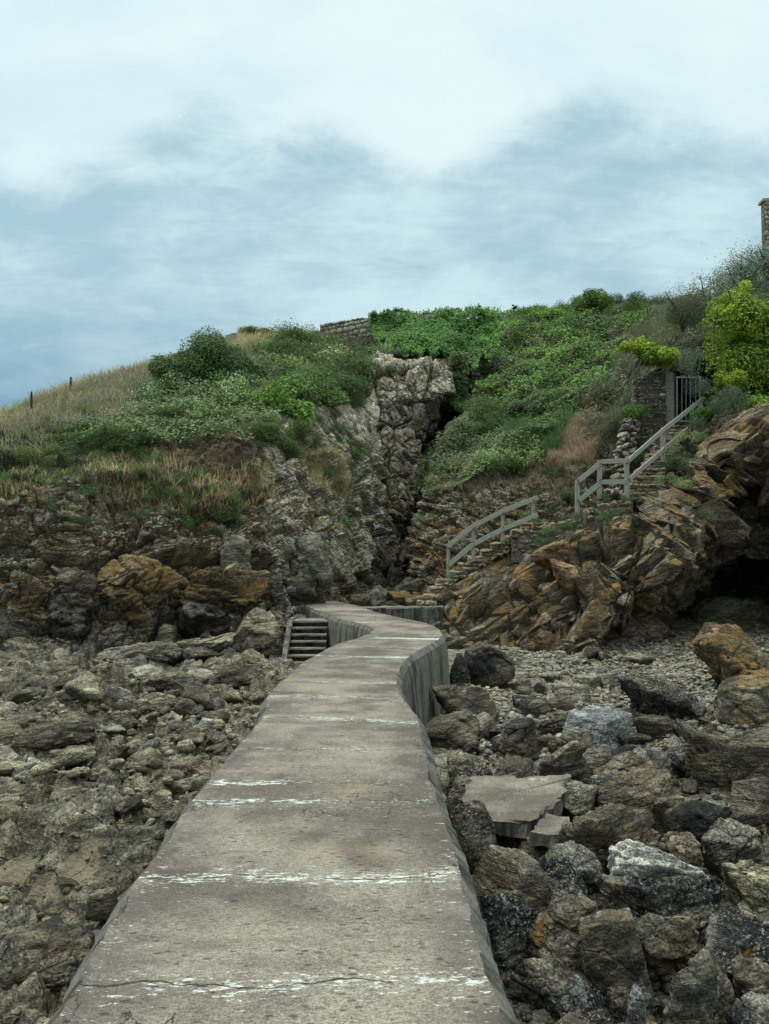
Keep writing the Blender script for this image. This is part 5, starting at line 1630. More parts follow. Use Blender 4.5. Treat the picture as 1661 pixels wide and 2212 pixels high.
# gate: pillar, wall beside it, leaf of steel bars, dark way in behind
qa = pt(1366, 860, 29.0); qb_ = pt(1436, 860, 28.9)
wg = stone_wall('stone_wall', (qa.x, qa.y), (qb_.x, qb_.y), pt(1400, 950, 29).z, (pt(1366, 822, 29).z, pt(1436, 800, 29).z), 0.5, 0.12, 'rubble', 14, aspect=(0.8, 2.4), jit=0.34)
tag(wg, 'rubble wall of small pale stones left of the gate pillar', 'wall')
pp = pt(1444, 880, 28.75)
g0 = MB()
hz = pt(1444, 806, 28.75).z; lz = pt(1444, 955, 28.75).z
g0.beam((pp.x, pp.y, lz), (pp.x, pp.y, hz), 0.30, 0.32, 0.02)
o = g0.build('gate_pillar', M['pillar'])
tag(o, 'square brownish concrete pillar at the left side of the gate', 'pillar')
gt = empty('metal_gate', tuple(pt(1484, 912, 28.9)))
tag(gt, 'grey barred steel gate at the top of the stairs', 'gate')


def gp_(px, py): return pt(px, py, 28.9)


g1 = MB()
for a, b_ in (((1462, 815), (1462, 910)), ((1512, 815), (1512, 910)), ((1460, 815), (1514, 815)), ((1460, 910), (1514, 910)), ((1497, 868), (1497, 910))):
    g1.tube([gp_(*a), gp_(*b_)], 0.028 if a[1] != b_[1] and a[0] != 1497 else 0.022, 8)
keep(g1.build('gate_frame', M['steel']), gt)
for bx_ in (1473, 1482, 1491, 1503):
    g2 = MB(); g2.tube([gp_(bx_, 815), gp_(bx_, 910)], 0.011, 6)
    keep(g2.build('bar', M['steel']), gt)
g3 = MB(); a = pt(1455.5, 806, 28.95); b_ = pt(1455.5, 928, 28.95); g3.beam(a, b_, 0.05, 0.09)
keep(g3.build('gate_post', M['greenpaint']), gt)
# the passage behind the gate is an open recess with walls
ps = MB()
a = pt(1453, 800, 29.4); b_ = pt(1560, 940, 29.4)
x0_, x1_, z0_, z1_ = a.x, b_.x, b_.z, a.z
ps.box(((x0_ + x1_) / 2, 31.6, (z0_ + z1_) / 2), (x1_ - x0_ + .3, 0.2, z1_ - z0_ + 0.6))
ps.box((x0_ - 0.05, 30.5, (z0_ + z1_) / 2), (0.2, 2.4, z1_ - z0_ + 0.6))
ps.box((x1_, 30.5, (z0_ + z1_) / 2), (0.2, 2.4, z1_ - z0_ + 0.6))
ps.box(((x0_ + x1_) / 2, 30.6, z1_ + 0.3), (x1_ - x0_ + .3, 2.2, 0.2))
o = ps.build('passage_wall', M['darkin'])  # near-black colour gives the passage its dark inside
tag(o, 'near-black passage walls seen through the gate bars', 'wall')

# weathered timber handrails
def handrail(posts, rails, Yf, label, pw=0.105):
    t = empty('handrail', tuple(pt(posts[0][0], posts[0][2], Yf(posts[0][0]))))
    tag(t, label, 'handrail', 'timber handrails along the stone stairs')
    for x_, top, bot in posts:
        m_ = MB(); m_.beam(pt(x_, bot + 4, Yf(x_)), pt(x_, top, Yf(x_)), pw, pw, 0.01)
        keep(m_.build('post', M['timber']), t)
    for x_, top, bot in posts:
        for f_ in (0.12, 0.55):
            m_ = MB(); q_ = pt(x_, top + (bot - top) * f_, Yf(x_)) + Vector((0, -0.095, 0))
            m_.tube([q_, q_ + Vector((0, -0.018, 0))], 0.02, 8)
            keep(m_.build('bolt', M['rustypost']), t)
    for pts in rails:
        for (xa, ya), (xb, yb) in zip(pts[:-1], pts[1:]):
            m_ = MB()
            off = Vector((0, -0.075, 0))
            m_.beam(pt(xa, ya, Yf(xa)) + off, pt(xb, yb, Yf(xb)) + off, 0.045, 0.15, 0.006)
            keep(m_.build('rail', M['rail']), t)
    return t


handrail([(968, 1176, 1246), (1022, 1134, 1200), (1086, 1100, 1170), (1152, 1074, 1126)],
         [[(966, 1181), (1021, 1137), (1086, 1104), (1161, 1075)], [(968, 1221), (1021, 1176), (1086, 1143), (1161, 1112)]],
         lambda x_: 26.2, 'lower timber handrail climbing beside the rubble stairs')
handrail([(1247, 1036, 1119), (1295, 994, 1073), (1354, 991, 1073), (1432, 924, 1009), (1513, 864, 898)],
         [[(1249, 1039), (1292, 1004)], [(1249, 1082), (1292, 1047)], [(1298, 998), (1352, 996)], [(1298, 1042), (1352, 1041)],
          [(1357, 995), (1432, 929), (1518, 861)], [(1358, 1036), (1432, 972), (1514, 901)]],
         lambda x_: 25.7 + max(0, x_ - 1354) / 160 * 2.9, 'upper timber handrail with a square landing section near the gate', 0.13)

# old posts on the left skyline
for x_, t_, b0, lab in ((68, 846, 876, 'thin dark post on the left skyline, nearer the left edge'), (152, 814, 838, 'short broken dark post on the left skyline, right of the other post')):
    Yp = 31 if x_ < 100 else 34
    m_ = MB(); a = pt(x_, b0 + 6, Yp); b_ = pt(x_ + (1 if x_ > 100 else 0), t_, Yp)
    m_.tube([a, (a + b_) / 2, b_], [0.05, 0.048, 0.035], 7)
    tag(m_.build('fence_post', M['rustypost']), lab, 'post')

# corner of a stone tower at the right edge
q = pt(1647, 436, 40); zt = q.z
bt = empty('stone_building', (q.x + 1.5, 41.5, pt(1650, 600, 40).z))
tag(bt, 'corner of a tall grey stone building at the right edge', 'building')
w_ = stone_wall('wall', (q.x, 40.0), (q.x + 3.5, 40.0), pt(1650, 620, 40).z, (zt, zt), 0.4, 0.26, 'masonry', 31, aspect=(0.9, 1.7), jit=0.08)
keep(w_, bt)
w_ = stone_wall('wall', (q.x + 0.25, 40.2), (q.x + 2.9, 43.5), pt(1650, 620, 40).z, (zt, zt), 0.4, 0.26, 'masonry', 32, aspect=(0.9, 1.7), jit=0.08)
keep(w_, bt)
m_ = MB(); m_.box((q.x + 1.8, 40.1, zt + 0.04), (3.7, 0.6, 0.14)); keep(m_.build('coping', M['masonry']), bt)

# the bird on the ivy
q = pt(1112, 670, 47)
bv, bf = ico(3)
b1 = MB()
body = bv * np.array([0.16, 0.085, 0.09]) @ rot(0, -35, 0).T
b1.addvf(body + np.array(q) + np.array([0, 0, 0.16]), bf.tolist())
b1.addvf(bv * 0.062 + np.array(q) + np.array([-0.11, 0, 0.29]), bf.tolist())
b1.addvf(np.array([(-.15, .02, .30), (-.15, -.02, .30), (-.15, 0, .275), (-.23, 0, .285)]) + np.array(q), [(0, 1, 3), (1, 2, 3), (2, 0, 3), (0, 2, 1)])
b1.addvf(np.array([(.08, .03, .10), (.08, -.03, .10), (.24, .03, -.02), (.24, -.03, -.02), (.1, .03, .07), (.1, -.03, .07)]) + np.array(q), [(0, 1, 3, 2), (4, 2, 3, 5), (0, 2, 4), (1, 5, 3)])
b1.tube([q + Vector((0.0, .03, .1)), q + Vector((-.01, .03, -.05))], 0.008, 5)
b1.tube([q + Vector((0.0, -.03, .1)), q + Vector((-.01, -.03, -.05))], 0.008, 5)
tag(b1.build('bird', M['feather'], None, True), 'small black bird standing on top of the ivy', 'bird')
print('built things')


# ---------------------------------------------------------------- plants
def leaves(c_, n_, size, r, aspect=0.6, tone=None, jitter=0.9, droop=0.0):
    """leaf-shaped quads at points c_ facing roughly n_"""
    k = len(c_)
    n_ = n_ + r.normal(size=(k, 3)) * jitter * 0.6
    n_ /= np.linalg.norm(n_, axis=1, keepdims=True) + 1e-9
    t = r.normal(size=(k, 3))
    t[:, 2] -= droop
    t -= (t * n_).sum(1, keepdims=True) * n_
    t /= np.linalg.norm(t, axis=1, keepdims=True) + 1e-9
    b_ = np.cross(n_, t)
    s = size * r.uniform(0.6, 1.3, (k, 1))
    v = np.stack([c_ - t * s * 0.5, c_ + b_ * s * aspect * 0.5 + n_ * s * 0.08, c_ + t * s * 0.5, c_ - b_ * s * aspect * 0.5 + n_ * s * 0.08], 1).reshape(-1, 3)
    f = np.arange(k * 4).reshape(k, 4)
    tone = r.uniform(0, 1, k) if tone is None else tone
    return v, f, np.repeat(tone, 4)


def blades(c_, r, h0, h1, wdt, lean=0.35, up=None):
    """narrow curved grass blades: two quads each"""
    k = len(c_)
    h = r.uniform(h0, h1, (k, 1))
    d = r.normal(size=(k, 3)) * lean; d[:, 2] = 1.0
    if up is not None:
        d += up * 0.35
    d /= np.linalg.norm(d, axis=1, keepdims=True)
    a = r.uniform(0, 6.28, k)
    s = np.stack([np.cos(a), np.sin(a), np.zeros(k)], -1) * wdt * 0.5
    bend = r.normal(size=(k, 3)) * 0.22 * h; bend[:, 2] = -np.abs(bend[:, 2]) * .4
    m1 = c_ + d * h * 0.55; m2 = c_ + d * h + bend
    v = np.stack([c_ - s, c_ + s, m1 + s * .8, m1 - s * .8, m2 + s * .3, m2 - s * .3], 1).reshape(-1, 3)
    i = np.arange(k)[:, None] * 6
    f = np.concatenate([i + np.array([[0, 1, 2, 3]]), i + np.array([[3, 2, 4, 5]])], 0)
    return v, f, np.repeat(r.uniform(0, 1, k), 6)


def lumps(r, n, rx, ry, rz, up=True, lr=1.0):
    """centres and radii of the leaf clumps that make a crown"""
    c_ = r.normal(size=(n, 3)); c_ /= np.linalg.norm(c_, axis=1, keepdims=True)
    c_ *= r.uniform(0.35, 0.85, (n, 1))
    if up: c_[:, 2] = np.abs(c_[:, 2])
    return c_ * np.array([rx, ry, rz]), lr * r.uniform(0.18, 0.44, n) * (rx * ry * rz) ** (1 / 3)


def crown(r, rx, ry, rz, nl, nleaf, size, aspect=0.6, up=True, spray=0.12, lr=1.0):
    c_, rad = lumps(r, nl, rx, ry, rz, up, lr)
    pick = r.choice(nl, nleaf, p=rad ** 2 / (rad ** 2).sum())
    d = r.normal(size=(nleaf, 3)); d /= np.linalg.norm(d, axis=1, keepdims=True)
    rr = rad[pick][:, None] * (1 - 0.35 * r.beta(1, 2.5, (nleaf, 1)) + spray * r.exponential(0.5, (nleaf, 1)))
    p = c_[pick] + d * rr
    tl = r.uniform(0, 1, nl)[pick] * 0.45 + r.uniform(0, .55, nleaf)
    v, f, t = leaves(p, d + np.array([0, 0, 0.5]), size, r, aspect, tl)
    return v, f, t


def plant_mesh(name, r, mat, rx, ry, rz, nl, nleaf, size, aspect=0.6, up=True, spray=0.12):
    v, f, t = crown(r, rx, ry, rz, nl, nleaf, size, aspect, up, spray)
    return mesh_from(name, v, f, [M[mat]], False, {'leaf': t})


rp = np.random.default_rng(5)
PL = {
    'dk': [plant_mesh('gorse_bush', rp, 'dkgreen', .8, .8, .6, 16, 2600, .07, .45) for _ in range(3)],
    'mixed': [plant_mesh('bush', rp, 'mixed', .8, .8, .6, 14, 2200, .07, .35, True, .5) for _ in range(3)],
    'brown': [plant_mesh('twiggy_bush', rp, 'brownscrub', .8, .8, .6, 12, 2200, .06, .22, True, .8) for _ in range(2)],
    'flower': [plant_mesh('flowering_shrub', rp, 'flower', .8, .8, .6, 20, 2400, .07, .5) for _ in range(3)],
    'bright': [plant_mesh('leafy_bush', rp, 'ivy', .8, .8, .55, 16, 2300, .08, .7) for _ in range(2)],
    'grey': [plant_mesh('shrub', rp, 'greyleaf', .8, .8, .8, 14, 2300, .06, .4, True, .5) for _ in range(2)],
    'scrub': [plant_mesh('wiry_scrub', rp, 'scrub', .8, .8, .8, 12, 2300, .07, .22, True, .9) for _ in range(2)],
    'sam': [plant_mesh('samphire_plant', rp, 'samphire', .8, .8, .5, 12, 1000, .10, .3, True, .4) for _ in range(3)],
    'lime': [plant_mesh('lime_plant', rp, 'lime', .8, .8, .5, 9, 700, .11, .3, True, .4) for _ in range(2)],
}


def surf_points(body, poly, n, r, extra=None):
    """n random points of a cliff surface inside a polygon, weighted by area"""
    px = body.px[:-1, :-1]; py = body.py[:-1, :-1]
    m = inpoly(px, py, poly)
    if extra is not None:
        m &= extra[:-1, :-1]
    a = body.cells() * m
    # prefer what faces the sea: cells far behind the skyline get little
    p = a.ravel() / max(a.sum(), 1e-9)
    if a.sum() <= 0:
        return np.zeros((0, 3)), np.zeros((0, 3))
    idx = r.choice(len(p), n, p=p)
    i, j = np.unravel_index(idx, px.shape)
    u = r.uniform(0, 1, (n, 1)); v = r.uniform(0, 1, (n, 1))
    P0 = body.pos
    pos = P0[i, j] * (1 - u) * (1 - v) + P0[i, j + 1] * u * (1 - v) + P0[i + 1, j] * (1 - u) * v + P0[i + 1, j + 1] * u * v
    return pos, body.nrm[i, j]


NPL = 0


def scatter(kind, body, poly, n, smin, smax, label, group, cat='shrub', sink=0.15, flat=1.0):
    global NPL
    pos, nr = surf_points(body, poly, n, rp)
    for k in range(len(pos)):
        me = PL[kind][k % len(PL[kind])]
        s = rp.uniform(smin, smax)
        o = add(me.name.split('.')[0], me, None, pos[k] + nr[k] * s * 0.05 - np.array([0, 0, sink * s]), rp.uniform(0, 6.28))
        o.scale = (s * rp.uniform(.85, 1.2), s * rp.uniform(.85, 1.2), s * rp.uniform(.8, 1.15) * flat)
        o.rotation_euler[0] = rp.normal(0, .15); o.rotation_euler[1] = rp.normal(0, .15)
        tag(o, label, cat, group)
        NPL += 1


# left headland
scatter('flower', A, [(300, 835), (400, 825), (560, 790), (600, 830), (610, 880), (560, 900), (420, 900), (330, 880), (270, 880)], 46, .8, 1.5, 'low shrub with cream flower tips on the left headland', 'cream-flowered shrubs on the left headland')
scatter('dk', A, [(110, 925), (300, 895), (560, 885), (600, 935), (560, 955), (440, 930), (300, 960), (130, 960)], 52, .7, 1.3, 'dark green spreading bramble along the brow of the left headland', 'brambles along the left brow', 'bramble', .1, .6)
scatter('dk', A, [(560, 760), (690, 745), (800, 760), (800, 850), (700, 880), (600, 860)], 26, .9, 1.7, 'dark green shrub on the plateau below the skyline wall', 'dark shrubs below the skyline wall')
scatter('mixed', A, [(540, 745), (690, 738), (820, 748), (810, 800), (700, 870), (640, 880), (580, 850)], 40, .9, 1.9, 'olive-green mixed shrub on the plateau below the skyline wall', 'olive shrubs below the skyline wall', 'bush')
scatter('brown', A, [(600, 742), (820, 748), (800, 800), (740, 870), (690, 860), (590, 770)], 24, .9, 1.7, 'brownish twiggy shrub on the plateau below the skyline wall', 'brown twiggy shrubs below the skyline wall', 'bush')
scatter('flower', A, [(560, 800), (700, 760), (760, 800), (700, 840), (600, 860)], 18, .9, 1.6, 'cream-tipped shrub among the plateau shrubs near the chasm', 'cream-tipped shrubs near the chasm')
scatter('bright', A, [(560, 830), (690, 800), (720, 860), (640, 885), (570, 880)], 18, .9, 1.6, 'bright green leafy shrub on the brow left of the chasm', 'bright shrubs on the brow left of the chasm')
scatter('sam', A, [(0, 1090), (130, 1060), (280, 1020), (420, 1040), (560, 1100), (560, 1150), (400, 1120), (250, 1140), (0, 1130)], 46, .25, .6, 'small green cushion plant in the ledges of the left cliff', 'cushion plants on the left cliff', 'plant')
scatter('dk', A, [(250, 1000), (340, 980), (400, 1060), (560, 1090), (560, 1140), (300, 1080)], 16, .3, .7, 'small dark bush clinging to the soil slope of the left cliff', 'small dark bushes on the left soil slope', 'bush')
scatter('sam', A, [(640, 900), (760, 880), (820, 1000), (850, 1180), (780, 1200), (700, 1100)], 34, .25, .6, 'small green plant on the steep rock left of the chasm', 'plants on the steep rock by the chasm', 'plant')
scatter('dk', A, [(700, 870), (800, 860), (820, 960), (760, 1020), (690, 960)], 14, .3, .8, 'dark hanging shrub on the steep rock left of the chasm', 'hanging shrubs by the chasm')
scatter('lime', A, [(0, 960), (160, 1000), (300, 1030), (480, 980), (300, 1060), (0, 1080)], 14, .3, .6, 'pale lime-green plant on the left slope', 'pale plants on the left slope', 'plant')
scatter('mixed', A, [(0, 910), (150, 860), (330, 800), (330, 880), (110, 940), (0, 990)], 20, .3, .8, 'low olive scrub in the straw grass', 'olive scrub in the straw grass', 'bush')
scatter('dk', A, [(90, 960), (320, 945), (320, 1000), (120, 1015)], 16, .45, .85, 'dark scrub under the brow of the left slope', 'dark scrub under the left brow', 'bush', .1, .8)
scatter('mixed', A, [(60, 970), (320, 955), (320, 1010), (60, 1030)], 16, .4, .8, 'olive scrub under the brow of the left slope', 'olive scrub under the left brow', 'bush')
scatter('dk', A, [(580, 900), (640, 900), (660, 990), (600, 1000)], 10, .5, 1.0, 'dark shrub spilling over the brow', 'dark shrubs spilling over the brow')
scatter('sam', A, [(330, 935), (560, 940), (600, 1070), (480, 1110), (330, 1080)], 46, .2, .55, 'small plant on the bare soil slope', 'plants on the bare soil slope', 'plant')
scatter('brown', A, [(150, 960), (420, 935), (560, 960), (560, 1060), (330, 1080), (150, 1050)], 34, .35, .8, 'low brownish scrub on the soil slope', 'brownish scrub on the soil slope', 'bush')
scatter('mixed', A, [(-50, 980), (150, 960), (330, 950), (330, 1060), (0, 1080)], 26, .35, .8, 'low olive scrub on the left slope', 'olive scrub on the left slope', 'bush')
scatter('sam', Bk, [(810, 780), (980, 780), (985, 900), (900, 1000), (820, 900)], 22, .2, .5, 'small tuft growing on the pale rock face', 'tufts on the pale rock face', 'plant')
# right headland
scatter('dk', C, [(1020, 880), (1200, 850), (1230, 880), (1200, 950), (1060, 950)], 34, .6, 1.2, 'dark gorse bush under the ivy of the right headland', 'gorse bushes under the ivy', 'bush')
scatter('dk', C, [(1190, 700), (1420, 680), (1420, 655), (1290, 640), (1210, 670)], 30, .6, 1.2, 'dark bush on the skyline of the right headland', 'dark bushes on the right skyline', 'bush', .1)
scatter('mixed', C, [(1200, 690), (1430, 690), (1450, 650), (1290, 650)], 24, .6, 1.1, 'olive bush on the skyline of the right headland', 'olive bushes on the right skyline', 'bush')
scatter('scrub', C, [(1290, 960), (1300, 860), (1340, 790), (1400, 720), (1420, 740), (1360, 830), (1330, 960)], 36, .5, 1.1, 'grey-green wiry scrub between the ivy and the stairs', 'wiry scrub left of the stairs', 'bush')
scatter('sam', C, [(890, 1100), (1000, 1040), (1250, 1030), (1290, 1100), (1180, 1120), (1000, 1160), (900, 1180)], 36, .25, .6, 'small green plant on the rocks behind the lower handrail', 'plants behind the lower handrail', 'plant')
scatter('lime', C, [(920, 1060), (960, 960), (1010, 900), (1090, 950), (1080, 1030), (980, 1060)], 34, .35, .8, 'lime-green succulent on the edge of the chasm', 'lime-green plants by the chasm', 'plant')
scatter('scrub', C, [(920, 1060), (960, 950), (1030, 860), (1080, 930), (1080, 1040)], 40, .35, .9, 'greyish wiry plant on the slope right of the chasm', 'wiry plants right of the chasm', 'plant')
scatter('mixed', C, [(1080, 1010), (1290, 960), (1310, 1060), (1260, 1090), (1100, 1050)], 22, .25, .55, 'low olive plant above the lower handrail', 'low plants above the lower handrail', 'plant')
scatter('sam', C, [(1340, 1050), (1350, 960), (1420, 880), (1440, 910), (1400, 990), (1350, 1060)], 14, .3, .6, 'green plant between the rubble strip and the upper steps', 'plants left of the upper steps', 'plant')


def place(kind, px, py, Y, s, label, cat='plant', group=None, sc=(1, 1, 1), name=None):
    me = PL[kind][int(rp.integers(len(PL[kind])))]
    o = add(name or me.name.split('.')[0], me, None, pt(px, py, Y), rp.uniform(0, 6.28))
    o.scale = (s * sc[0], s * sc[1], s * sc[2])
    return tag(o, label, cat, group)


for k, (px, py, Y, s) in enumerate([(1182, 1150, 25.6, .45), (1190, 1172, 25.4, .35), (1165, 1170, 25.4, .3), (1230, 1140, 25.3, .5), (1245, 1165, 25, .4), (1250, 1190, 24.6, .3), (1330, 1120, 25, .55), (1350, 1150, 24.2, .45), (1360, 1165, 24, .35), (1310, 1118, 25.2, .4)]):
    place('sam', px, py, Y, s, 'green samphire tuft hanging over the outcrop below the landing wall', group='samphire tufts below the landing wall')
for k, (px, py, Y, s) in enumerate([(1440, 1040, 25.6, .55), (1460, 1000, 26.2, .6), (1430, 1075, 25.2, .5), (1475, 1050, 25, .5), (1410, 1085, 25.2, .4), (1490, 1010, 25.8, .5), (1480, 950, 27, .6), (1500, 920, 27.3, .6), (1520, 950, 26.8, .4), (1460, 975, 26.6, .45), (1500, 1080, 24.4, .35), (1520, 1110, 24, .3)]):
    place('sam' if k % 3 else 'lime', px, py, Y, s, 'bushy green plant beside the right edge of the upper steps', group='plants right of the upper steps')
for px, py, Y, s_ in ((1250, 1118, 25.5, .35), (1300, 1075, 25.6, .3), (1350, 1078, 25.4, .28), (1436, 1012, 26.9, .4), (1505, 905, 28.2, .5), (1160, 1128, 26, .3), (1090, 1172, 26, .22), (975, 1248, 26, .25)):
    place('sam', px, py, Y, s_, 'small plant tuft at the foot of a handrail post', group='tufts at the handrail posts')
place('grey', 1490, 800, 28.6, 1.0, 'silvery grey-green shrub hanging in front of the gate top', 'shrub', None, (.85, .8, 1.2))
place('grey', 1515, 850, 28.3, .75, 'silvery shrub directly right of the gate bars', 'shrub')
place('grey', 1590, 868, 27.2, .8, 'round silvery shrub under the yellow-green bush', 'shrub')
place('grey', 1555, 885, 27.4, .6, 'small silvery shrub between the handrail end and the round silvery one', 'shrub')
place('sam', 1400, 900, 28.7, .85, 'bluish-green shrub at the foot of the gate wall', 'shrub')
place('bright', 1365, 895, 28.6, .7, 'bright green hanging shrub left of the gate wall', 'shrub')
place('bright', 1640, 880, 27.2, .8, 'bright green shrub at the right edge under the yellow-green bush', 'shrub')
place('bright', 1520, 895, 27.6, .5, 'small bright shrub at the end of the upper handrail', 'shrub')


def ivy_cover(name, pos, nr, n, label, r, size=0.095, mat='ivy', off=0.35):
    idx = r.integers(0, len(pos), n)
    p = pos[idx] + nr[idx] * (r.beta(1.5, 1.5, (n, 1)) * off) + r.normal(size=(n, 3)) * 0.04
    lumpn = fbm(p * 1.1, 3, 77)
    p = p + nr[idx] * (lumpn * 0.40 + 0.55 * fbm(p * 0.45, 2, 79))[:, None]
    tone = np.clip(0.5 + 0.5 * fbm(p * 0.5, 2, 78) + r.uniform(-.4, .4, n), 0, 1)
    v, f, t = leaves(p, nr[idx] + np.array([0, -0.1, 0.5]), size, r, 0.85, tone, 0.7, 0.6)
    me = mesh_from(name, v, f, [M[mat]], False, {'leaf': t})
    return tag(add(name, me), label, 'ivy', kind='stuff')


ri = np.random.default_rng(15)
pos, nr = surf_points(C, [(1010, 676), (1060, 676), (1190, 684), (1300, 690), (1420, 690), (1410, 740), (1340, 800), (1300, 850), (1200, 875), (1030, 880), (1010, 800)], 9000, ri)
ivy_cover('ivy', pos, nr, 95000, 'bright green ivy blanket over the right headland', ri, 0.10)
# ivy hanging on the wall on the skyline
wp = []
for k in range(5000):
    u = ri.uniform(0, 1)
    px = 806 + u * 245 + ri.normal(0, 5) + abs(ri.normal(0, 16)) * (u > .8)
    top = np.interp(px, [812, 880, 1000, 1052], [684, 671, 672, 676]) + ri.normal(0, 1.5)
    bot = np.interp(px, [800, 830, 870, 885, 960, 980, 1000, 1015, 1052], [720, 745, 764, 770, 772, 785, 815, 800, 770]) + 9 * math.sin(px * .21) + ri.normal(0, 4)
    py = top + (bot - top) * ri.uniform(0, 1)
    Yv = np.interp(px, [812, 1052], [42.9, 41.0]) - 0.35 + 0.25 * math.sin(px * 0.09) - (py - 720) * 0.022
    wp.append(P(px, py, Yv))
wp = np.array(wp)
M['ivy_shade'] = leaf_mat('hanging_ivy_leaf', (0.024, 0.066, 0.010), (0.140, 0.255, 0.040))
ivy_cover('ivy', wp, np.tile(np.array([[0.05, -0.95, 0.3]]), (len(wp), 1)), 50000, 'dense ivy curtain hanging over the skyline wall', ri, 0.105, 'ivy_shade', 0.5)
# thin ivy trail in the gully beside the pale rock
tp = np.array([P(990 + 12 * math.sin(k * .3) + ri.normal(0, 5), 770 + 110 * ri.uniform(0, 1), 38.9) for k in range(500)])
ivy_cover('ivy', tp, np.tile(np.array([[0.0, -1, 0.2]]), (len(tp), 1)), 5000, 'dark ivy trail in the gully right of the pale rock face', ri, 0.09, 'dkgreen')


def grass_patch(name, body, poly, n, h0, h1, mat, label, r, w_=0.014, lean=0.3):
    pos, nr = surf_points(body, poly, n, r)
    # tussocks: pull the roots towards clump centres
    v, f, t = blades(pos - np.array([0, 0, 0.05]), r, h0, h1, w_, lean, nr)
    tone = np.clip(t * 0.6 + 0.4 * (fbm(v * 0.7, 2, 5) * 0.9 + 0.5), 0, 1)
    me = mesh_from(name, v, f, [M[mat]], False, {'leaf': tone})
    return tag(add(name, me), label, 'grass', kind='stuff')


dry = [(-700, 940), (0, 880), (150, 815), (345, 760), (360, 820), (300, 885), (200, 905), (110, 960), (140, 1020), (40, 1040), (-700, 1060)]
grass_patch('dry_grass', A, dry, 30000, .18, .52, 'straw', 'tall straw-coloured grass over the left slope', ri, 0.022)
grass_patch('pale_grass', A, dry, 13000, .2, .6, 'palegrass', 'pale green grass mixed into the left straw slope', ri, 0.022)
grass_patch('green_grass', A, dry, 9000, .12, .35, 'grass', 'short green grass between the straw on the left slope', ri, 0.02)
grass_patch('dry_grass', A, [(520, 710), (720, 705), (700, 748), (560, 765), (500, 760)], 9000, .25, .6, 'straw', 'straw grass on the skyline left of the stone wall', ri, 0.022)
grass_patch('dry_grass', A, [(140, 1010), (330, 960), (420, 1020), (590, 1000), (600, 1070), (520, 1100), (330, 1100), (100, 1060), (0, 1080), (-100, 1060)], 7500, .15, .42, 'straw', 'sparse dry grass on the soil of the left cliff', ri, 0.016)
grass_patch('green_grass', A, [(100, 1030), (330, 970), (340, 1040), (400, 1090), (100, 1080), (-100, 1080), (-100, 1000)], 6000, .12, .35, 'grass', 'sparse green grass on the left cliff', ri, 0.016)
grass_patch('dry_grass', A, [(640, 960), (690, 990), (740, 1070), (730, 1090), (670, 1050), (640, 1000)], 5000, .15, .45, 'straw', 'dry grass streak on the steep rock left of the chasm', ri, 0.018)
grass_patch('green_grass', C, [(1110, 930), (1220, 870), (1245, 900), (1200, 985), (1130, 990), (1090, 960)], 9000, .35, .8, 'grass', 'tall green reed-like grass on the right headland', ri, 0.03, 0.35)
grass_patch('dry_grass', C, [(1190, 960), (1230, 890), (1300, 860), (1310, 920), (1270, 1000), (1180, 1010)], 9000, .2, .5, 'pinkstraw', 'reddish dry grass beside the wiry scrub', ri, 0.018)
grass_patch('dry_grass', C, [(960, 1020), (1050, 960), (1160, 990), (1250, 1010), (1280, 1050), (1150, 1050), (950, 1060)], 9000, .15, .4, 'pinkstraw', 'reddish dry grass above the lower handrail', ri, 0.016)
grass_patch('pale_grass', C, [(1310, 880), (1350, 780), (1430, 700), (1480, 720), (1400, 800), (1340, 960)], 9000, .3, .7, 'palegrass', 'pale grass around the scrub near the gate', ri, 0.02)
# under-growth so shrubs do not stand on bare soil
pos, nr = surf_points(A, [(330, 860), (450, 830), (560, 745), (690, 738), (830, 745), (810, 800), (790, 860), (700, 890), (600, 900), (600, 945), (560, 960), (300, 960), (110, 960), (200, 905)], 9000, ri)
ivy_cover('undergrowth', pos, nr, 70000, 'low mixed green undergrowth on the left headland', ri, 0.105, 'mixed', 0.45)['category'] = 'undergrowth'
pos, nr = surf_points(C, [(1230, 870), (1330, 850), (1400, 750), (1600, 640), (1850, 640), (1850, 880), (1540, 890), (1460, 780), (1380, 800), (1330, 960), (1270, 960)], 9000, ri)
ivy_cover('undergrowth', pos, nr, 30000, 'grey-green undergrowth between the ivy and the stairs', ri, 0.09, 'scrub', 0.35)['category'] = 'undergrowth'
pos, nr = surf_points(C, [(1020, 900), (1040, 850), (1100, 865), (1250, 860), (1260, 890), (1200, 960), (1080, 960)], 9000, ri)
ivy_cover('undergrowth', pos, nr, 30000, 'dark green undergrowth below the ivy slope', ri, 0.09, 'dkgreen', 0.4)['category'] = 'undergrowth'
pos, nr = surf_points(C, [(900, 1060), (960, 950), (1030, 870), (1060, 950), (1180, 980), (1180, 1010), (1000, 1050)], 9000, ri)
ivy_cover('undergrowth', pos, nr, 34000, 'mixed low undergrowth on the right lip of the chasm', ri, 0.085, 'mixed', 0.35)['category'] = 'undergrowth'


def big_bush(name, c_, rx, ry, rz, nl, nleaf, size, mat, label, seed, cat='bush', trunk=True, aspect=0.6, up=True, spray=0.12, blobs=None, lr=1.0):
    r = np.random.default_rng(seed)
    t_ = empty(name, tuple(c_))
    tag(t_, label, cat)
    v, f, t = crown(r, rx, ry, rz, nl, nleaf, size, aspect, up, spray, lr)
    add('foliage', mesh_from('foliage', v, f, [M[mat]], False, {'leaf': t}), t_)
    if trunk:
        mb = MB()
        for k in range(7):
            d = Vector((r.uniform(-1, 1) * rx * .8, r.uniform(-1, 1) * ry * .8, rz * r.uniform(.3, .8)))
            mb.tube([Vector((0, 0, -0.3)), d * 0.3 + Vector((0, 0, .1)), d * 0.7, d], [.07, .05, .03, .012], 6)
        mb.build('stem', M['bark'], t_)
    return t_


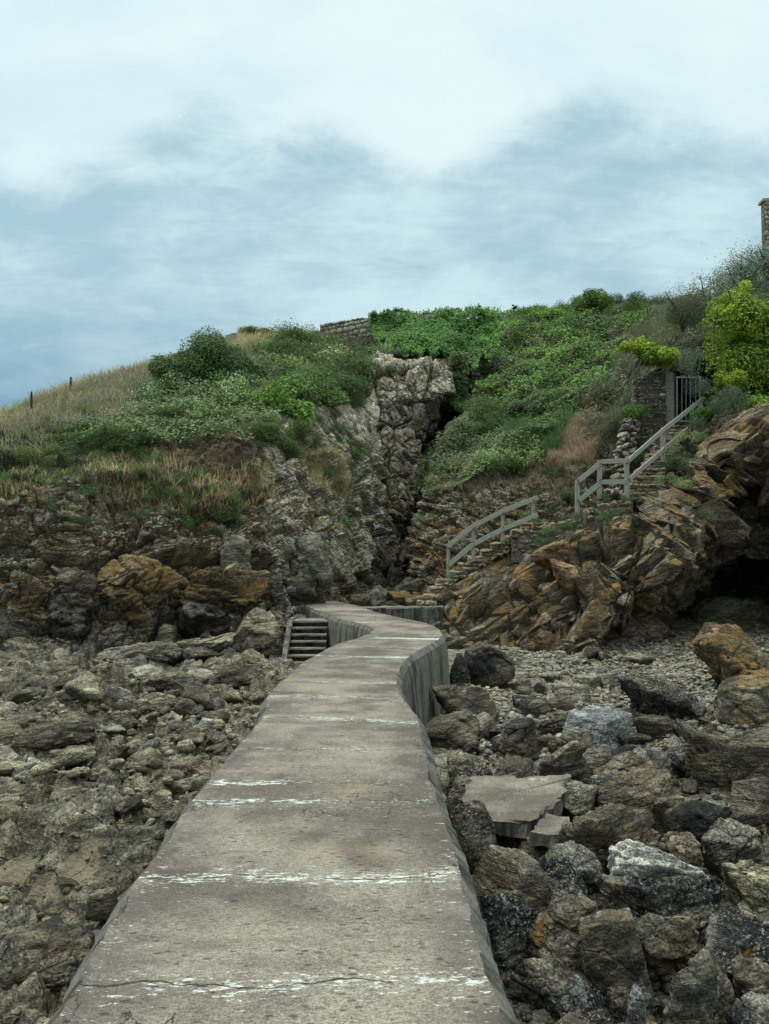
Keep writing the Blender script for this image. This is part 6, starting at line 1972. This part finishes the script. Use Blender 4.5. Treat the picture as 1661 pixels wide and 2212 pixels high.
big_bush('round_bush', pt(442, 815, 34.5), 2.0, 1.7, 2.05, 46, 40000, .10, 'bush', 'big round dark green bush on the left headland', 1, aspect=.6, lr=1.05)
big_bush('round_bush', pt(385, 822, 34), 1.25, 1.1, 1.1, 24, 14000, .10, 'bush', 'low left lobe bush beside the big round bush', 2)
big_bush('gorse_bush', pt(548, 722, 46), 1.1, .8, .45, 16, 4500, .07, 'dkgreen', 'low dark gorse on the skyline rock left of the stone wall', 3)
big_bush('small_tree', pt(1283, 662, 46), 1.15, 1.0, 1.15, 24, 9000, .10, 'ivy', 'round bright-topped tree on the right skyline', 4, 'tree')
big_bush('yellow_bush', pt(1640, 790, 29.0), 2.3, 1.4, 3.4, 95, 34000, .13, 'yellow', 'tall yellow-green bush at the right edge above the cave', 5, up=False, aspect=.45, lr=.68)
big_bush('yellow_bush', pt(1600, 700, 29.0), 1.15, 1.0, 1.6, 22, 8000, .12, 'yellow', 'upper left lobe of yellow-green foliage on the right edge', 6, aspect=.45, lr=.75)
big_bush('yellow_bush', pt(1432, 778, 28.2), .95, .7, .62, 20, 6500, .11, 'yellow', 'yellow-green bush overhanging the gate pillar', 7, aspect=.45, trunk=False)
big_bush('yellow_bush', pt(1375, 760, 28.8), .7, .6, .5, 12, 2600, .11, 'yellow', 'thin yellow-green bush on the arching bare branches', 8, aspect=.45, trunk=False)
big_bush('yellow_bush', pt(1580, 840, 28), 1.0, .6, .6, 14, 3200, .11, 'yellow', 'low yellow-green bush between the gate and the right edge', 9, aspect=.45, trunk=False)
big_bush('grey_bush', pt(1475, 700, 32), 1.2, 1.0, 1.4, 26, 9000, .08, 'scrub', 'grey-brown wiry bush above the gate', 10, spray=.6, aspect=.3)
big_bush('grey_bush', pt(1530, 680, 33), 1.1, 1.0, 2.0, 26, 9000, .09, 'greyleaf', 'grey-green bush rising behind the wiry one', 11, spray=.5, aspect=.5)
big_bush('grey_bush', pt(1600, 640, 34), 1.3, 1.0, 2.1, 28, 9000, .09, 'greyleaf', 'tall grey-green bush under the stone building', 12, spray=.5, aspect=.5)
big_bush('grey_bush', pt(1660, 590, 36), 1.3, 1.0, 1.5, 26, 8000, .09, 'greyleaf', 'grey-green bush at the right edge in front of the stone building', 13, spray=.5, aspect=.5)

# arching bare branches left of the gate
rb = np.random.default_rng(44)
br = MB()
for k in range(16):
    a = pt(1395 + rb.uniform(-12, 14), 765 + rb.uniform(-6, 10), 28.6)
    ex = rb.uniform(1300, 1390); ey = rb.uniform(800, 905)
    b_ = pt(ex, ey, 28.2 + rb.uniform(-.4, .4))
    m1 = (a * 2 + b_) / 3 + Vector((-0.1, -0.25, 0.15)); m2 = (a + b_ * 2) / 3 + Vector((-0.1, -0.2, 0.12))
    br.tube([a, m1, m2, b_], [.022, .018, .012, .006], 5)
    for j in range(2):
        e = m2.lerp(b_, rb.uniform(0, 1)); br.tube([e, e + Vector((rb.uniform(-.4, .2), rb.uniform(-.2, .2), rb.uniform(-.4, .1)))], [.008, .003], 4)
tag(br.build('bare_branches', M['bark']), 'arching bare branches hanging left of the gate wall', 'branches')

# spiky plant below the wall end
fl = MB()
r = np.random.default_rng(3)
c0 = P(828, 775, 40.5)
v, f, t = blades(np.tile(c0[None], (90, 1)) + r.normal(size=(90, 3)) * .06, r, .7, 1.25, .07, .75)
me = mesh_from('flax_plant', v, f, [M['lime']], False, {'leaf': t * 0.6})
tag(add('flax_plant', me), 'spiky yellow-green strap-leaved plant below the skyline wall', 'plant')

# valerian flower heads on the slopes: small white dots on stems
for k, (px, py, Yv) in enumerate([(738, 1043, 29), (755, 1046, 29), (752, 1070, 28.5), (1240, 880, 30), (1148, 1006, 30), (1150, 1024, 30)]):
    pass
print('plants', NPL)

# ---------------------------------------------------------------- labels that point to one thing each
LM_ROCK = [(1175, 1390, 'rust-orange pointed rock'), (1052, 1430, 'very dark pointed boulder'), (1185, 1460, 'pale sloping slab'),
           (1228, 1493, 'pale cream angular boulder'), (1010, 1525, 'large brown boulder at the bend'), (1417, 1510, 'long black lichened ridge'),
           (1288, 1565, 'blue-grey granite block'), (975, 1580, 'ridged boulder by the walkway'), (1206, 1633, 'tall brown upright slab'),
           (1360, 1652, 'boulder with orange stripe'), (1600, 1635, 'very large brown outcrop'), (1160, 1735, 'flat concrete slab'),
           (1036, 1776, 'egg-shaped barnacled boulder'), (1305, 1777, 'large layered brown boulder'), (1383, 1850, 'big white boulder'),
           (1090, 1890, 'big flat-faced brown slab'), (1580, 1900, 'deeply fractured outcrop'), (1205, 1985, 'orange-topped boulder'),
           (1330, 2030, 'squat lichen-capped boulder'), (1448, 2005, 'white and orange lichened slab'), (1160, 2125, 'massive pitted dark boulder'),
           (1508, 2100, 'pitted brown boulder'), (1590, 1420, 'big orange-lichened outcrop'), (1265, 1413, 'dark rock near the cave mouth'),
           (441, 1415, 'dark flat-topped slab'), (519, 1450, 'dark overhanging slab'), (383, 1470, 'dark wedge-shaped boulder'),
           (150, 1472, 'dark flat-topped stone'), (363, 1367, 'upright olive block'), (449, 1560, 'bright white-blue stone'),
           (256, 1557, 'large rounded olive stone'), (403, 1606, 'long curved brown slab'), (167, 1627, 'pair of fused olive rocks'),
           (30, 1417, 'layered dark rock at the left edge'), (34, 1650, 'lens-shaped olive rock'), (426, 1655, 'broad pinkish outcrop'),
           (650, 1400, 'concrete steps'), (278, 1755, 'yellowish rock by the pool'), (350, 1525, 'long olive rounded stone'), (457, 1507, 'grey upright stone')]
LM_PLANT = [(442, 770, 'big round bush'), (555, 720, 'skyline rock gorse'), (760, 710, 'skyline wall'), (828, 760, 'spiky strap-leaved plant'),
            (68, 860, 'left skyline post'), (152, 826, 'broken skyline post'), (440, 960, 'bare soil patch'), (700, 1035, 'dry grass streak'),
            (900, 850, 'pale rock face'), (850, 1150, 'chasm mouth'), (1283, 650, 'round skyline tree'), (1112, 669, 'black bird'),
            (1165, 935, 'reed-like grass'), (1245, 920, 'reddish dry grass'), (1360, 850, 'arching bare branches'), (1484, 860, 'steel gate'),
            (1444, 880, 'gate pillar'), (1340, 960, 'whitish rubble strip'), (1247, 1080, 'handrail corner post'), (1325, 1020, 'square railing section'),
            (1432, 965, 'upper handrail post'), (1400, 1010, 'upper stone steps'), (970, 1210, 'foot of the lower handrail'), (1155, 1100, 'top of the lower handrail'),
            (1022, 1160, 'second lower handrail post'), (1160, 1150, 'coursed retaining wall'), (1310, 1095, 'landing wall'), (300, 1240, 'orange-topped outcrop'),
            (70, 1290, 'orange-capped outcrop'), (507, 1200, 'pale pyramid rock'), (650, 1210, 'tall pale grey outcrop'), (940, 720, 'ivy curtain'),
            (1450, 1110, 'lichened ledge rock'), (1600, 800, 'tall yellow-green bush'), (345, 830, 'left lobe bush'), (1050, 920, 'right lip of the chasm')]
ORD = ['', 'second-', 'third-', 'fourth-', 'fifth-', 'sixth-', 'seventh-', 'eighth-', 'ninth-', 'tenth-', 'eleventh-', 'twelfth-', '13th-', '14th-', '15th-', '16th-', '17th-', '18th-', '19th-', '20th-']
bpy.context.view_layer.update()
seen = {}
for o in list(scene.objects):
    if o.get('group') and o.get('category') in ('stone', 'shrub', 'bramble', 'plant', 'bush'):
        px_, py_ = proj(np.array([list(o.location)]))
        px_, py_ = float(px_[0]), float(py_[0])
        stone_ = o['category'] == 'stone'
        lm = min(LM_ROCK if stone_ else LM_PLANT, key=lambda q_: (q_[0] - px_) ** 2 + ((q_[1] - py_) * 1.6) ** 2)
        dx, dy = px_ - lm[0], py_ - lm[1]
        rel = ('right of' if dx > 0 else 'left of') if abs(dx) > abs(dy) * 1.3 else ('below' if dy > 0 else 'above')
        if stone_:
            tone_ = {'grey_boulder': 'grey', 'olive_boulder': 'olive', 'brown_boulder': 'brown', 'dark_boulder': 'dark', 'barnacled_boulder': 'speckled black', 'pale_boulder': 'pale'}[o.data.materials[0].name]
            s_ = o.scale[0]
            head = ('small ' if s_ < 0.3 else 'medium ' if s_ < 0.5 else 'large ') + tone_ + ' stone'
        else:
            m_ = o.data.materials[0].name
            kind_ = {'dark_shrub_leaf': 'dark green', 'mixed_shrub_leaf': 'olive-green', 'brown_scrub_leaf': 'brownish', 'flowering_shrub_leaf': 'cream-flowered', 'ivy_leaf': 'bright green',
                     'scrub_leaf': 'wiry grey-green', 'samphire_leaf': 'green cushion', 'lime_plant_leaf': 'lime-green', 'grey_green_leaf': 'silvery'}[m_]
            s_ = o.scale[0]
            head = ('small ' if s_ < 0.6 else 'medium ' if s_ < 1.1 else 'large ') + kind_ + ' ' + o['category']
        seen.setdefault((head, rel, lm[2]), []).append((dx * dx + dy * dy, o))
for (head, rel, lm_), lst in seen.items():
    lst.sort(key=lambda q_: q_[0])
    for k, (_, o) in enumerate(lst):
        sfx = {1: 'st', 2: 'nd', 3: 'rd'}.get((k + 1) % 10, 'th') if not 10 < (k + 1) % 100 < 14 else 'th'
        near_ = '' if len(lst) == 1 else ', ' + (ORD[k] if k < 20 else '%d%s-' % (k + 1, sfx)) + 'closest to it'
        o['label'] = head + ' ' + rel + ' the ' + lm_ + near_
